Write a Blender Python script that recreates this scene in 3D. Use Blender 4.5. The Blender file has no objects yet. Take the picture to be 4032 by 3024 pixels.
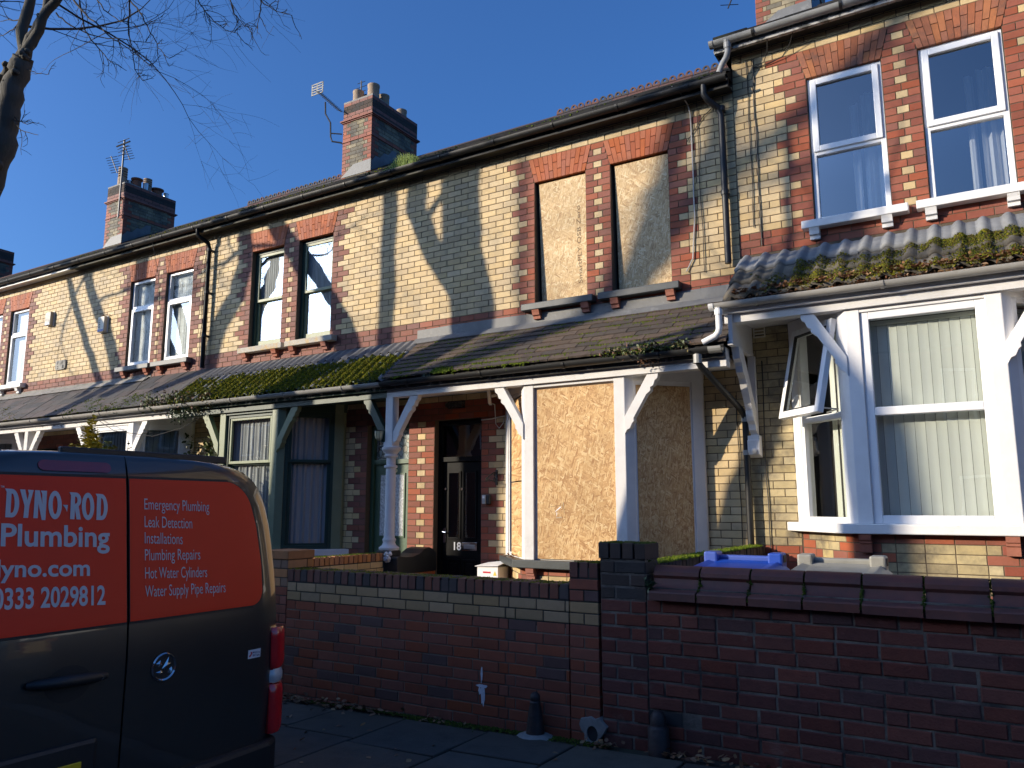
import bpy, math, random
from mathutils import Vector, Matrix, noise as mnoise
R = math.radians
rng = random.Random(7)
scene = bpy.context.scene
COL = scene.collection

# ---------------------------------------------------------------- camera
YAW, PITCH, FPX = R(58.636), R(9.003), 3080.0
CAM = Vector((0, 0, 1.5))
_fh = Vector((-math.cos(YAW), math.sin(YAW), 0)); _rt = Vector((math.sin(YAW), math.cos(YAW), 0))
_fw = _fh * math.cos(PITCH) + Vector((0, 0, math.sin(PITCH))); _up = _rt.cross(_fw)
cd = bpy.data.cameras.new('camera'); cam = bpy.data.objects.new('camera', cd); COL.objects.link(cam)
cam.matrix_world = Matrix(((_rt.x, _up.x, -_fw.x, CAM.x), (_rt.y, _up.y, -_fw.y, CAM.y), (_rt.z, _up.z, -_fw.z, CAM.z), (0, 0, 0, 1)))
cd.sensor_width = 36; cd.lens = 36 * FPX / 4032; cd.clip_start = .05; cd.clip_end = 2000
scene.camera = cam

# ---------------------------------------------------------------- sky and sun
SX, SZ = 1.05, .45                       # the light moves SX to the right and SZ down per metre into the facade
sdir = Vector((SX, 1, -SZ)).normalized()
ELEV = math.asin(-sdir.z); AZ = math.atan2(-sdir.x, -sdir.y)
w = bpy.data.worlds.new('World'); scene.world = w; w.use_nodes = True
nt = w.node_tree; nt.nodes.clear()
sky = nt.nodes.new('ShaderNodeTexSky'); sky.sky_type = 'NISHITA'; sky.sun_disc = False
sky.sun_elevation = ELEV; sky.sun_rotation = AZ
sky.altitude = 0; sky.air_density = 1.0; sky.dust_density = 3.5; sky.ozone_density = 10
bg = nt.nodes.new('ShaderNodeBackground'); bg.inputs[1].default_value = .15
wo = nt.nodes.new('ShaderNodeOutputWorld')
nt.links.new(sky.outputs[0], bg.inputs[0]); nt.links.new(bg.outputs[0], wo.inputs[0])
sl = bpy.data.lights.new('sun', 'SUN'); sl.energy = 4.1; sl.angle = R(.53); sl.color = (1.0, .87, .68)
so = bpy.data.objects.new('sun', sl); COL.objects.link(so)
so.rotation_euler = sdir.to_track_quat('-Z', 'Y').to_euler(); so.location = (-20, -20, 30)
vs = scene.view_settings; vs.view_transform = 'Standard'; vs.look = 'None'; vs.exposure = .62; vs.gamma = 1; vs.use_curve_mapping = False

# ---------------------------------------------------------------- materials
class NT:
    def __init__(s, m): s.t = m.node_tree; s.n = s.t.nodes; s.l = s.t.links
    def new(s, k, **kw):
        n = s.n.new('ShaderNode' + k)
        for a, b in kw.items(): setattr(n, a, b)
        return n
    def put(s, sock, v):
        if hasattr(v, 'is_linked') or hasattr(v, 'node'): s.l.new(v, sock)
        else:
            if hasattr(sock.default_value, '__len__') and not hasattr(v, '__len__'): v = (v, v, v)
            if hasattr(sock.default_value, '__len__') and len(sock.default_value) == 4 and len(v) == 3: v = (*v, 1)
            sock.default_value = v
    def math(s, op, a, b=0.0, c=None, clamp=False):
        n = s.new('Math', operation=op, use_clamp=clamp); s.put(n.inputs[0], a); s.put(n.inputs[1], b)
        if c is not None: s.put(n.inputs[2], c)
        return n.outputs[0]
    def vmul(s, v, sc):
        n = s.new('VectorMath', operation='MULTIPLY'); s.put(n.inputs[0], v); s.put(n.inputs[1], sc); return n.outputs[0]
    def noise(s, vec, scale, detail=3, rough=.6, dist=0):
        n = s.new('TexNoise'); s.put(n.inputs['Vector'], vec); n.inputs['Scale'].default_value = scale
        n.inputs['Detail'].default_value = detail; n.inputs['Roughness'].default_value = rough; n.inputs['Distortion'].default_value = dist
        return n.outputs[0]
    def ramp(s, f, cols, mode='LINEAR'):
        n = s.new('ValToRGB'); s.put(n.inputs[0], f); e = n.color_ramp.elements; n.color_ramp.interpolation = mode
        while len(e) < len(cols): e.new(.5)
        for i, (p, c) in enumerate(cols):
            e[i].position = p; e[i].color = (*c, 1) if hasattr(c, '__len__') else (c, c, c, 1)
        return n.outputs[0]
    def mix(s, f, a, b, mode='MIX'):
        n = s.new('Mix', data_type='RGBA', blend_type=mode); s.put(n.inputs[0], f); s.put(n.inputs[6], a); s.put(n.inputs[7], b); return n.outputs[2]

MATS = {}
def newmat(name):
    m = bpy.data.materials.new(name); m.use_nodes = True; m.node_tree.nodes.clear(); MATS[name] = m
    t = NT(m); o = t.new('OutputMaterial'); p = t.new('BsdfPrincipled'); t.l.new(p.outputs[0], o.inputs[0])
    return m, t, p, o
def rnd(t):
    g = t.new('NewGeometry'); oi = t.new('ObjectInfo')
    return g, t.math('FRACT', t.math('ADD', t.math('MULTIPLY', oi.outputs['Random'], 7.31), g.outputs['Random Per Island']))
def S(name, cols, rough=.8, v=.12, n=.25, ns=9, bump=.0, bs=60, stain=None, st=(.5, .7), sts=1.6, sta=.8, metal=0, spec=.5, coat=0, stretch=(1, 1, 1), rn=.1):
    """general surface: cols = one colour or several picked per piece; noise value change; optional stain colour in patches"""
    m, t, p, o = newmat(name)
    g, r = rnd(t); pos = g.outputs['Position']
    if not hasattr(cols[0], '__len__'): cols = [cols]
    base = t.ramp(r, [((i + .0) / max(1, len(cols)), c) for i, c in enumerate(cols)], 'CONSTANT') if len(cols) > 1 else None
    if base is None:
        rgb = t.new('RGB'); rgb.outputs[0].default_value = (*cols[0], 1); base = rgb.outputs[0]
    nz = t.noise(t.vmul(pos, stretch), ns, 4, .65)
    r2 = t.math('FRACT', t.math('MULTIPLY', r, 13.7))
    val = t.math('ADD', t.math('ADD', 1.0, t.math('MULTIPLY', t.math('SUBTRACT', r2, .5), v)), t.math('MULTIPLY', t.math('SUBTRACT', nz, .5), n * 2))
    h = t.new('HueSaturation'); t.put(h.inputs['Color'], base); t.put(h.inputs['Value'], val)
    t.put(h.inputs['Saturation'], t.math('ADD', .93, t.math('MULTIPLY', t.math('FRACT', t.math('MULTIPLY', r, 31.3)), .14)))
    c = h.outputs[0]
    if stain:
        f = t.ramp(t.noise(pos, sts, 5, .7), [(st[0], 0.0), (st[1], sta)])
        c = t.mix(f, c, stain)
    t.put(p.inputs['Base Color'], c)
    t.put(p.inputs['Roughness'], t.math('ADD', rough - rn / 2, t.math('MULTIPLY', nz, rn), clamp=True))
    p.inputs['Metallic'].default_value = metal; p.inputs['Specular IOR Level'].default_value = spec
    if coat: p.inputs['Coat Weight'].default_value = coat; p.inputs['Coat Roughness'].default_value = .03
    if bump:
        b = t.new('Bump'); b.inputs['Strength'].default_value = bump; b.inputs['Distance'].default_value = .01
        t.put(b.inputs['Height'], t.noise(t.vmul(pos, stretch), bs, 4, .7)); t.l.new(b.outputs[0], p.inputs['Normal'])
    return m

S('buff', [(.57, .415, .205), (.53, .385, .19), (.59, .44, .23), (.49, .36, .19)], .65, .14, .22, 7, .2, 50, (.19, .165, .115), (.48, .82), 2.2, .8)
S('buff_sooty', [(.46, .36, .18), (.38, .30, .155), (.50, .40, .21)], .65, .2, .3, 9, .2, 50, (.075, .066, .055), (.42, .68), 2.6, .85)
S('redbrick', [(.27, .068, .033), (.23, .062, .036), (.30, .08, .037), (.21, .066, .04)], .72, .2, .25, 9, .25, 60, (.10, .05, .035), (.56, .88), 2.5, .65)
S('redbrick_mauve', [(.22, .075, .05), (.19, .068, .05), (.24, .082, .052), (.18, .07, .053)], .72, .2, .25, 9, .25, 60, (.10, .055, .045), (.56, .88), 2.5, .65)
S('archbrick', [(.36, .088, .028), (.32, .078, .028), (.38, .10, .032)], .72, .16, .25, 12, .25, 70, (.15, .055, .028), (.56, .88), 3, .6)
S('archbrick_dirty', [(.30, .10, .045), (.25, .085, .04), (.34, .125, .05)], .7, .2, .35, 12, .3, 70, (.06, .045, .04), (.5, .75), 5, .8)
S('mortar', (.11, .083, .055), .95, .1, .3, 30, .4, 120)
S('mortar_pale', (.20, .165, .125), .95, .1, .3, 30, .4, 120, (.05, .042, .036), (.45, .65), 2)
S('mortar_black', (.035, .032, .028), .95, .1, .4, 30, .4, 120, (.035, .05, .02), (.55, .7), 3)
S('wallred', [(.235, .062, .032), (.255, .067, .033), (.21, .06, .034), (.235, .066, .036), (.26, .068, .032), (.245, .065, .033), (.22, .06, .033), (.24, .068, .036), (.11, .055, .046)], .78, .22, .28, 18, .35, 120)
S('wallcap', [(.16, .058, .036), (.18, .062, .038), (.145, .055, .038), (.065, .046, .042), (.185, .062, .036), (.16, .058, .034)], .78, .22, .28, 18, .35, 120)
S('wallbuff', [(.34, .215, .105), (.37, .235, .118), (.32, .205, .10)], .8, .15, .25, 20, .3, 120)
S('oldred', [(.145, .040, .025), (.13, .037, .025), (.16, .044, .027), (.09, .036, .03), (.135, .038, .025), (.115, .034, .025)], .88, .3, .4, 14, .6, 70, (.22, .175, .145), (.62, .80), 2.7, .5)
S('old_mortar', (.16, .135, .11), .95, .1, .5, 20, .6, 80, (.035, .03, .028), (.42, .62), 4, .9)
S('pierbrick', [(.055, .038, .03), (.065, .042, .032), (.042, .034, .03)], .88, .25, .4, 14, .5, 70, (.04, .046, .02), (.6, .8), 4)
S('orangebrick', [(.42, .17, .06), (.46, .20, .07), (.36, .15, .06), (.22, .12, .07)], .75, .2, .25, 16, .3, 90)
S('yellowbrick', [(.58, .40, .17), (.54, .37, .16), (.60, .43, .2)], .75, .15, .2, 16, .3, 90)
S('coping', [(.15, .043, .028), (.135, .04, .028), (.165, .048, .03)], .62, .15, .35, 8, .25, 60, (.045, .03, .027), (.42, .72), 3.5, .8)
S('terracotta', [(.32, .11, .065), (.28, .095, .06)], .75, .15, .25, 14, .2, 60, (.12, .06, .05), (.6, .85), 4)
S('chimbuff', [(.27, .225, .13), (.20, .17, .105), (.30, .25, .155), (.15, .13, .09)], .75, .2, .3, 9, .25, 50, (.035, .033, .03), (.38, .64), 2.0, .88)
S('pot', (.34, .25, .17), .85, .2, .3, 10, .2, 50, (.09, .08, .07), (.5, .8), 3)
S('pot_red', (.20, .085, .05), .85, .2, .3, 10, .2, 50, (.07, .05, .045), (.5, .8), 3)
S('lead', (.15, .152, .152), .55, .1, .35, 5, .2, 20, (.30, .30, .295), (.55, .75), 4, .7, spec=.35, stretch=(1, 1, .6))
S('claytile', [(.085, .062, .048), (.075, .056, .046), (.095, .068, .05), (.066, .053, .045)], .85, .25, .35, 16, .4, 90, (.03, .03, .02), (.52, .78), 5, .7)
S('slate', [(.062, .058, .056), (.075, .069, .064), (.052, .05, .05), (.09, .072, .066), (.075, .062, .058)], .68, .3, .35, 10, .3, 60, (.045, .048, .03), (.55, .8), 4, .7)
S('rooftile', [(.022, .022, .023), (.028, .026, .026), (.02, .02, .021)], .9, .3, .35, 10, .3, 50, (.03, .034, .014), (.5, .75), 3, .7, spec=.2)
S('bluetile', [(.085, .04, .034), (.055, .038, .036), (.10, .045, .035), (.04, .036, .038)], .8, .2, .2, 10, .1)
S('corrugated', (.20, .20, .205), .75, .1, .35, 6, .25, 50, (.07, .075, .06), (.5, .75), 3, .7)
S('pantile', [(.13, .115, .092), (.115, .104, .085), (.145, .126, .098)], .88, .2, .4, 14, .4, 90, (.05, .05, .034), (.5, .8), 4, .6)
S('pantile_top', [(.20, .205, .21), (.18, .185, .19)], .6, .15, .3, 14, .2, 90)
S('white_old', (.66, .645, .63), .7, .05, .16, 6, .2, 60, (.33, .31, .28), (.6, .9), 4, .55)
S('white_timber', (.78, .765, .75), .55, .03, .1, 6, .1, 60, (.5, .47, .42), (.68, .95), 4, .5)
S('upvc', (.82, .825, .83), .3, .02, .04, 5, 0, 60, (.62, .61, .58), (.66, .9), 3, .4)
S('white_stone', (.78, .77, .75), .6, .03, .1, 6, .15, 60, (.5, .48, .44), (.66, .85), 5, .6)
S('sill_dark', (.045, .052, .055), .45, .05, .3, 8, .12, 50, (.12, .13, .13), (.6, .85), 6, .5)
S('sill_peel', (.45, .42, .36), .8, .1, .3, 8, .4, 50, (.55, .38, .16), (.5, .62), 9, .8)
S('sill_grey', (.10, .105, .11), .5, .05, .3, 8, .12, 50)
S('green_light', (.18, .215, .12), .5, .05, .18, 5, .1, 60, (.28, .30, .19), (.55, .8), 3, .6)
S('green_dark', (.022, .05, .034), .5, .05, .2, 5, .1, 60)
S('black_gloss', (.007, .007, .0075), .35, .02, .1, 6, spec=.12)
S('green_mid', (.06, .115, .065), .45, .05, .15, 5, .1, 60)
S('fascia_scruffy', (.07, .07, .067), .75, .05, .4, 8, .4, 50, (.42, .41, .39), (.54, .66), 8, .8, stretch=(.3, 1, 1))
S('black_plastic', (.014, .0145, .015), .5, .05, .3, 8, .1, 40, (.085, .08, .068), (.66, .9), 4, .5, stretch=(.4, 1, 1))
S('grey_plastic', (.30, .30, .285), .45, .05, .2, 8, .05, 40, (.14, .135, .12), (.5, .8), 3, .6, stretch=(.4, 1, 1))
S('grey_white_gutter', (.36, .345, .315), .5, .05, .2, 8, .05, 40, (.20, .185, .16), (.5, .8), 4, .6, stretch=(.4, 1, 1))
S('white_plastic', (.80, .80, .79), .35, .02, .06, 6)
S('fascia_black', (.018, .018, .018), .7, .05, .4, 8, .3, 50, (.16, .155, .145), (.64, .9), 6, .55, stretch=(.3, 1, 1))
S('fascia_mossy_shaded', (.06, .06, .048), .8, .05, .5, 8, .4, 50, (.24, .23, .20), (.6, .8), 7, .7, stretch=(.3, 1, 1))  # base darkened to stand for the gutter's shadow on the board
S('fascia_peel', (.40, .39, .37), .75, .05, .3, 8, .5, 50, (.05, .05, .047), (.50, .60), 9, .92, stretch=(.3, 1, 1))
S('fascia_white', (.74, .74, .73), .6, .05, .1, 8, .1, 50, (.4, .4, .39), (.6, .85), 6, .6)
S('fascia_green', (.05, .085, .06), .6, .05, .2, 8, .3, 50, (.62, .60, .52), (.50, .60), 5, .85, stretch=(.3, 1, 1))
S('net', (.38, .385, .38), .9, .02, .6, 5, stretch=(5, 5, .5), spec=.1)
S('net_grey', (.40, .385, .385), .9, .02, .3, 4, stretch=(14, 14, .4), spec=.1)
S('curtain', (.62, .60, .56), .9, .02, .08, 4, stretch=(8, 8, .3), spec=.1)
S('frosted', (.58, .60, .60), .35, .05, .9, 34, .8, 60, (.3, .31, .31), (.5, .62), 38, .8)
S('frost_soft', (.42, .45, .445), .4, .05, .6, 22, .5, 50, (.20, .225, .22), (.45, .65), 4, .8)
S('blind', (.60, .61, .54), .75, .05, .05, 3, spec=.2)
S('interior', (.035, .034, .034), .95, .02, .1, 3)  # near-black colour stands for the dark of unlit rooms behind the openings
S('asphalt', (.045, .045, .047), .9, .05, .35, 60, .5, 200)
S('flag', [(.085, .068, .05), (.10, .08, .056), (.072, .06, .047), (.088, .074, .057)], .85, .35, .4, 7, .4, 40, (.03, .026, .02), (.5, .75), 3, .7)
S('kerbstone', [(.22, .215, .20), (.19, .185, .175)], .85, .2, .3, 12, .3, 60)
S('soil', (.045, .038, .028), .95, .1, .4, 12, .6, 40, (.03, .04, .018), (.5, .7), 3)
S('garden', (.12, .115, .105), .9, .1, .3, 9, .3, 50)
S('concrete', (.26, .25, .23), .9, .1, .35, 10, .5, 60, (.10, .095, .085), (.5, .75), 6, .6)
S('castiron', (.035, .022, .02), .55, .1, .35, 14, .4, 50, (.10, .05, .035), (.58, .8), 7, .6)
S('iron_black', (.015, .015, .015), .5, .1, .2, 20)
S('alu', (.50, .50, .50), .35, .1, .1, 10, metal=.9)
S('bark', (.085, .078, .062), .9, .1, .5, 10, .9, 26, (.05, .06, .04), (.5, .7), 2, stretch=(1, 1, .35))
S('twig', (.05, .043, .036), .9, .2, .2, 10)
S('moss', [(.15, .140, .012), (.12, .118, .011), (.18, .165, .016), (.085, .09, .011)], .95, .5, .3, 9, 0, 60, (.15, .105, .03), (.58, .8), 5, .6, spec=.1)
S('moss_brown', [(.075, .062, .018), (.09, .08, .016), (.055, .048, .016), (.10, .075, .028)], .95, .4, .3, 9, spec=.1)
S('moss_bright', [(.10, .135, .014), (.085, .12, .012), (.12, .15, .02)], .95, .4, .3, 9, spec=.1)
S('moss_dark', [(.05, .07, .012), (.07, .09, .014), (.04, .055, .012)], .95, .4, .3, 9, spec=.1)
S('leaf_dull', [(.10, .13, .045), (.13, .15, .06), (.08, .11, .035), (.16, .13, .05), (.17, .08, .045)], .6, .4, .15, 9)
S('leaf_gold', [(.42, .34, .035), (.34, .29, .03), (.46, .40, .06), (.22, .23, .03)], .5, .3, .15, 9)
S('leaf_dark', [(.025, .05, .02), (.035, .06, .025), (.02, .04, .018)], .45, .3, .15, 9)
S('leaf_ivy', [(.05, .085, .03), (.035, .06, .022), (.085, .12, .05), (.03, .05, .02)], .4, .4, .15, 9)
S('leaf_varieg', [(.30, .32, .17), (.36, .37, .22), (.10, .14, .05), (.24, .27, .13)], .45, .3, .15, 9)
S('grassblade', [(.16, .24, .03), (.20, .28, .05), (.12, .2, .025)], .7, .3, .1, 9)
S('dead_leaf', [(.22, .10, .045), (.28, .14, .06), (.16, .08, .04), (.30, .18, .09), (.20, .09, .05)], .8, .5, .2, 20)
S('van_grey', (.042, .039, .035), .30, .02, .04, 2, metal=.3, coat=.8)
S('van_red', (.90, .065, .04), .45, .02, .06, 3, spec=.35)
S('letter', (.62, .60, .60), .5, .02, .03, 5)
S('seal', (.012, .012, .012), .6, .02, .1, 5)
S('chrome', (.62, .62, .63), .12, .02, .05, 5, metal=1)
S('lens_red', (.62, .008, .012), .15, .02, .15, 20, coat=.8)
S('lens_dark', (.26, .008, .010), .18, .02, .1, 14, coat=.6)
S('lens_clear', (.55, .52, .50), .15, .02, .2, 30, coat=1)
S('sticker_white', (.75, .75, .76), .5, .02, .03, 5)
S('ink_blue', (.05, .06, .16), .6)
S('ink_red', (.5, .02, .04), .6)
S('ink_black', (.03, .03, .03), .7)
S('ink_faint', (.16, .10, .055), .8)
S('plate', (.75, .52, .03), .4, .02, .05, 5)
S('bin_blue', (.028, .075, .36), .42, .03, .12, 7, .05, 60)
S('bin_grey', (.25, .245, .215), .45, .03, .25, 7, .1, 60, (.38, .37, .34), (.55, .7), 6, .5)
S('plaque', (.36, .35, .31), .85, .1, .3, 14, .4, 50, (.15, .14, .12), (.5, .7), 8)
S('cream_box', (.66, .62, .50), .5, .02, .1, 8)
S('box_brown', (.40, .36, .28), .5, .02, .1, 8)
S('lamp_glass', (.55, .48, .26), .3, .02, .1, 8)
S('brass', (.62, .52, .28), .35, .02, .1, 8, metal=.4)
S('cable', (.02, .019, .018), .6)
S('cable_white', (.55, .53, .48), .6)
S('paper', (.78, .77, .76), .7, .02, .06, 8)
S('card', (.42, .33, .22), .85, .02, .15, 14)
S('paint_splash', (.62, .62, .66), .8, .02, .3, 30)
S('sign_yellow', (.65, .5, .05), .6)
S('rust', (.25, .09, .03), .85, .1, .4, 20)

def mat_glass(name, ior=1.75, k=1.35, tint=(.92, .95, .95)):
    m, t, p, o = newmat(name); t.n.remove(p)
    tr = t.new('BsdfTransparent'); tr.inputs[0].default_value = (*tint, 1)
    gl = t.new('BsdfGlossy'); gl.inputs['Roughness'].default_value = .0; gl.inputs[0].default_value = (1, 1, 1, 1)
    g = t.new('NewGeometry')
    b = t.new('Bump'); b.inputs['Strength'].default_value = .05; b.inputs['Distance'].default_value = .02
    t.put(b.inputs['Height'], t.noise(g.outputs['Position'], 2.2, 1)); t.l.new(b.outputs[0], gl.inputs['Normal'])
    fr = t.new('Fresnel'); fr.inputs[0].default_value = ior
    mx = t.new('MixShader'); t.put(mx.inputs[0], t.math('MULTIPLY', fr.outputs[0], k, clamp=True))
    t.l.new(tr.outputs[0], mx.inputs[1]); t.l.new(gl.outputs[0], mx.inputs[2]); t.l.new(mx.outputs[0], o.inputs[0])
mat_glass('glass'); mat_glass('glass_sky', 2.1, 1.7, (.7, .75, .8)); mat_glass('glass_thin', 1.5, 1.0); mat_glass('glass_net', 1.45, .2)

def mat_osb(name, pale):
    m, t, p, o = newmat(name)
    g = t.new('NewGeometry'); sx = t.new('SeparateXYZ'); t.l.new(g.outputs['Position'], sx.inputs[0])
    cb = t.new('CombineXYZ'); t.put(cb.inputs[0], t.math('ADD', sx.outputs[0], t.math('MULTIPLY', sx.outputs[1], .8))); t.put(cb.inputs[1], sx.outputs[2])
    base = None
    ramp = [(0, (.36, .18, .065)), (.18, (.46, .26, .11)), (.45, (.56, .335, .14)), (.75, (.63, .41, .19)), (1, (.73, .54, .29))] if not pale else \
           [(0, (.42, .26, .12)), (.16, (.54, .36, .19)), (.45, (.63, .44, .225)), (.75, (.71, .53, .30)), (1, (.79, .66, .42))]
    for i, (ang, sc, th) in enumerate([(12, (13, 46), -1), (58, (14, 60), .52), (-50, (11, 52), .55), (88, (16, 70), .55), (-15, (10, 40), .62), (33, (9, 48), .68), (-75, (12, 60), .66)]):
        mp = t.new('Mapping'); t.l.new(cb.outputs[0], mp.inputs[0]); mp.inputs['Rotation'].default_value = (0, 0, R(ang)); mp.inputs['Location'].default_value = (i * 3.7, i * 1.3, 0)
        wv = t.new('VectorMath', operation='MULTIPLY'); t.l.new(mp.outputs[0], wv.inputs[0]); wv.inputs[1].default_value = (sc[0] * 1.45, sc[1] * 1.45, 1)
        vo = t.new('TexVoronoi', voronoi_dimensions='2D'); t.l.new(wv.outputs[0], vo.inputs['Vector']); vo.inputs['Scale'].default_value = 1; vo.inputs['Randomness'].default_value = 1
        sp = t.new('SeparateColor'); t.l.new(vo.outputs['Color'], sp.inputs[0])
        gr = t.noise(wv.outputs[0], 3.0, 2)
        c = t.ramp(t.math('ADD', sp.outputs[0], t.math('MULTIPLY', t.math('SUBTRACT', gr, .5), .35)), ramp)
        base = c if base is None else t.mix(t.math('GREATER_THAN', sp.outputs[1], th), base, c)
    big = t.ramp(t.noise(g.outputs['Position'], 1.7, 4), [(.3, .8), (.7, 1.06)])
    t.put(p.inputs['Base Color'], t.mix(1.0, base, big, 'MULTIPLY')); p.inputs['Roughness'].default_value = .75
    b = t.new('Bump'); b.inputs['Strength'].default_value = .25; b.inputs['Distance'].default_value = .004
    t.put(b.inputs['Height'], base); t.l.new(b.outputs[0], p.inputs['Normal'])
mat_osb('osb', False); mat_osb('osb_pale', True)

def mat_stained(name):
    m, t, p, o = newmat(name)
    g = t.new('NewGeometry'); v = t.new('TexVoronoi', feature='DISTANCE_TO_EDGE'); t.l.new(g.outputs['Position'], v.inputs['Vector']); v.inputs['Scale'].default_value = 13
    v2 = t.new('TexVoronoi'); t.l.new(g.outputs['Position'], v2.inputs['Vector']); v2.inputs['Scale'].default_value = 13
    sp = t.new('SeparateColor'); t.l.new(v2.outputs['Color'], sp.inputs[0])
    c = t.ramp(sp.outputs[0], [(0, (.30, .37, .36)), (.4, (.36, .42, .40)), (.7, (.44, .42, .33)), (1, (.24, .34, .36))], 'CONSTANT')
    f = t.math('LESS_THAN', v.outputs[0], .06)
    t.put(p.inputs['Base Color'], t.mix(f, c, (.12, .14, .12))); p.inputs['Roughness'].default_value = .3
mat_stained('leaded_glass')

# ---------------------------------------------------------------- builders
ORG = {}
def org(o): return ORG.get(o.name, Vector((0, 0, 0))) if o else Vector((0, 0, 0))
class MB:
    def __init__(s): s.v = []; s.f = []; s.m = []; s.k = 0
    def mat(s, k): s.k = k; return s
    def add(s, vs, fs):
        b = len(s.v); s.v += [tuple(p) for p in vs]; s.f += [tuple(i + b for i in f) for f in fs]; s.m += [s.k] * len(fs); return s
    def box(s, x0, x1, y0, y1, z0, z1):
        if x0 > x1: x0, x1 = x1, x0
        if y0 > y1: y0, y1 = y1, y0
        if z0 > z1: z0, z1 = z1, z0
        return s.add([(x0, y0, z0), (x1, y0, z0), (x1, y1, z0), (x0, y1, z0), (x0, y0, z1), (x1, y0, z1), (x1, y1, z1), (x0, y1, z1)],
                     [(0, 3, 2, 1), (4, 5, 6, 7), (0, 1, 5, 4), (1, 2, 6, 5), (2, 3, 7, 6), (3, 0, 4, 7)])
    def obox(s, c, ax, ay, az, b=0.0):
        """oriented box: centre and half axes; b chamfers the -ay face"""
        c = Vector(c); P = []
        for sy in (-1, 1):
            for sz in (-1, 1):
                for sx in (-1, 1): P.append(c + ax * sx + ay * sy + az * sz)
        if not b:
            return s.add(P, [(0, 1, 3, 2), (4, 6, 7, 5), (0, 4, 5, 1), (2, 3, 7, 6), (0, 2, 6, 4), (1, 5, 7, 3)])
        ux, uy, uz = ax.normalized(), ay.normalized(), az.normalized()
        Q = [P[i] + ux * (b if i % 2 == 0 else -b) + uz * (b if i < 2 else -b) for i in range(4)]
        F = [P[i] + uy * b for i in range(4)]
        return s.add(Q + F + P[4:], [(0, 1, 3, 2), (4, 5, 1, 0), (5, 7, 3, 1), (7, 6, 2, 3), (6, 4, 0, 2), (4, 8, 9, 5), (6, 7, 11, 10), (4, 6, 10, 8), (5, 9, 11, 7), (8, 10, 11, 9)])
    def tube(s, pts, r, n=8, cap=True):
        pts = [Vector(p) for p in pts]; k = len(pts); rs = r if hasattr(r, '__len__') else [r] * k
        V = []; up = None
        for i in range(k):
            d = (pts[min(i + 1, k - 1)] - pts[max(i - 1, 0)])
            d = d.normalized() if d.length > 1e-9 else Vector((0, 0, 1))
            if up is None: up = Vector((0, 0, 1)) if abs(d.z) < .9 else Vector((0, 1, 0))
            a = d.cross(up)
            if a.length < 1e-6: a = d.orthogonal()
            a.normalize(); b = a.cross(d).normalized(); up = b
            for j in range(n):
                t = 2 * math.pi * j / n; V.append(pts[i] + (a * math.cos(t) + b * math.sin(t)) * rs[i])
        F = [(i * n + j, i * n + (j + 1) % n, (i + 1) * n + (j + 1) % n, (i + 1) * n + j) for i in range(k - 1) for j in range(n)]
        if cap: F += [tuple(range(n))[::-1], tuple((k - 1) * n + j for j in range(n))]
        return s.add(V, F)
    def lathe(s, c, prof, n=16, axis='z'):
        V = []
        for r, h in prof:
            for j in range(n):
                t = 2 * math.pi * j / n
                if axis == 'z': V.append((c[0] + r * math.cos(t), c[1] + r * math.sin(t), c[2] + h))
                elif axis == 'x': V.append((c[0] + h, c[1] + r * math.cos(t), c[2] + r * math.sin(t)))
                else: V.append((c[0] + r * math.cos(t), c[1] + h, c[2] + r * math.sin(t)))
        k = len(prof)
        return s.add(V, [(i * n + j, i * n + (j + 1) % n, (i + 1) * n + (j + 1) % n, (i + 1) * n + j) for i in range(k - 1) for j in range(n)] + [tuple(range(n))[::-1], tuple((k - 1) * n + j for j in range(n))])
    def prism(s, poly, axis, a, b):
        """poly in the two other axes, extruded along axis from a to b"""
        def P(p, t): return {'x': (t, p[0], p[1]), 'y': (p[0], t, p[1]), 'z': (p[0], p[1], t)}[axis]
        n = len(poly); V = [P(p, a) for p in poly] + [P(p, b) for p in poly]
        return s.add(V, [tuple(range(n))[::-1], tuple(range(n, 2 * n))] + [(i, (i + 1) % n, n + (i + 1) % n, n + i) for i in range(n)])
    def quad(s, a, b, c, d): return s.add([a, b, c, d], [(0, 1, 2, 3)])
    def mesh(s, name, mats, o, fix=True):
        me = bpy.data.meshes.new(name); me.from_pydata([(x - o.x, y - o.y, z - o.z) for x, y, z in s.v], [], s.f)
        for m in mats: me.materials.append(MATS[m])
        if len(mats) > 1: me.polygons.foreach_set('material_index', s.m)
        me.update()
        if fix:
            import bmesh
            bm = bmesh.new(); bm.from_mesh(me); bmesh.ops.recalc_face_normals(bm, faces=bm.faces); bm.to_mesh(me); bm.free()
        return me
    def build(s, name, mats, parent=None, smooth=0, bevel=0, at=None, fix=True):
        if isinstance(mats, str): mats = [mats]
        o = org(parent) if parent else Vector(at or (0, 0, 0))
        me = s.mesh(name, mats, o, fix)
        ob = bpy.data.objects.new(name, me); COL.objects.link(ob)
        if parent: ob.parent = parent
        else: ob.location = o
        ORG[ob.name] = o.copy()
        if smooth:
            import bmesh
            for p in me.polygons: p.use_smooth = True
            bm = bmesh.new(); bm.from_mesh(me)
            for e in bm.edges:
                if len(e.link_faces) == 2 and e.calc_face_angle(0) > R(smooth): e.smooth = False
            bm.to_mesh(me); bm.free()
        if bevel:
            b = ob.modifiers.new('bevel', 'BEVEL'); b.width = bevel; b.segments = 2; b.limit_method = 'ANGLE'; b.angle_limit = R(40)
        return ob
def B(): return MB()
def tag(o, label=None, cat=None, group=None, kind=None):
    if label: o['label'] = label
    if cat: o['category'] = cat
    if group: o['group'] = group
    if kind: o['kind'] = kind
    return o
def empty(name, loc):
    o = bpy.data.objects.new(name, None); COL.objects.link(o); o.location = loc; o.empty_display_size = .2; ORG[o.name] = Vector(loc); return o
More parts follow.
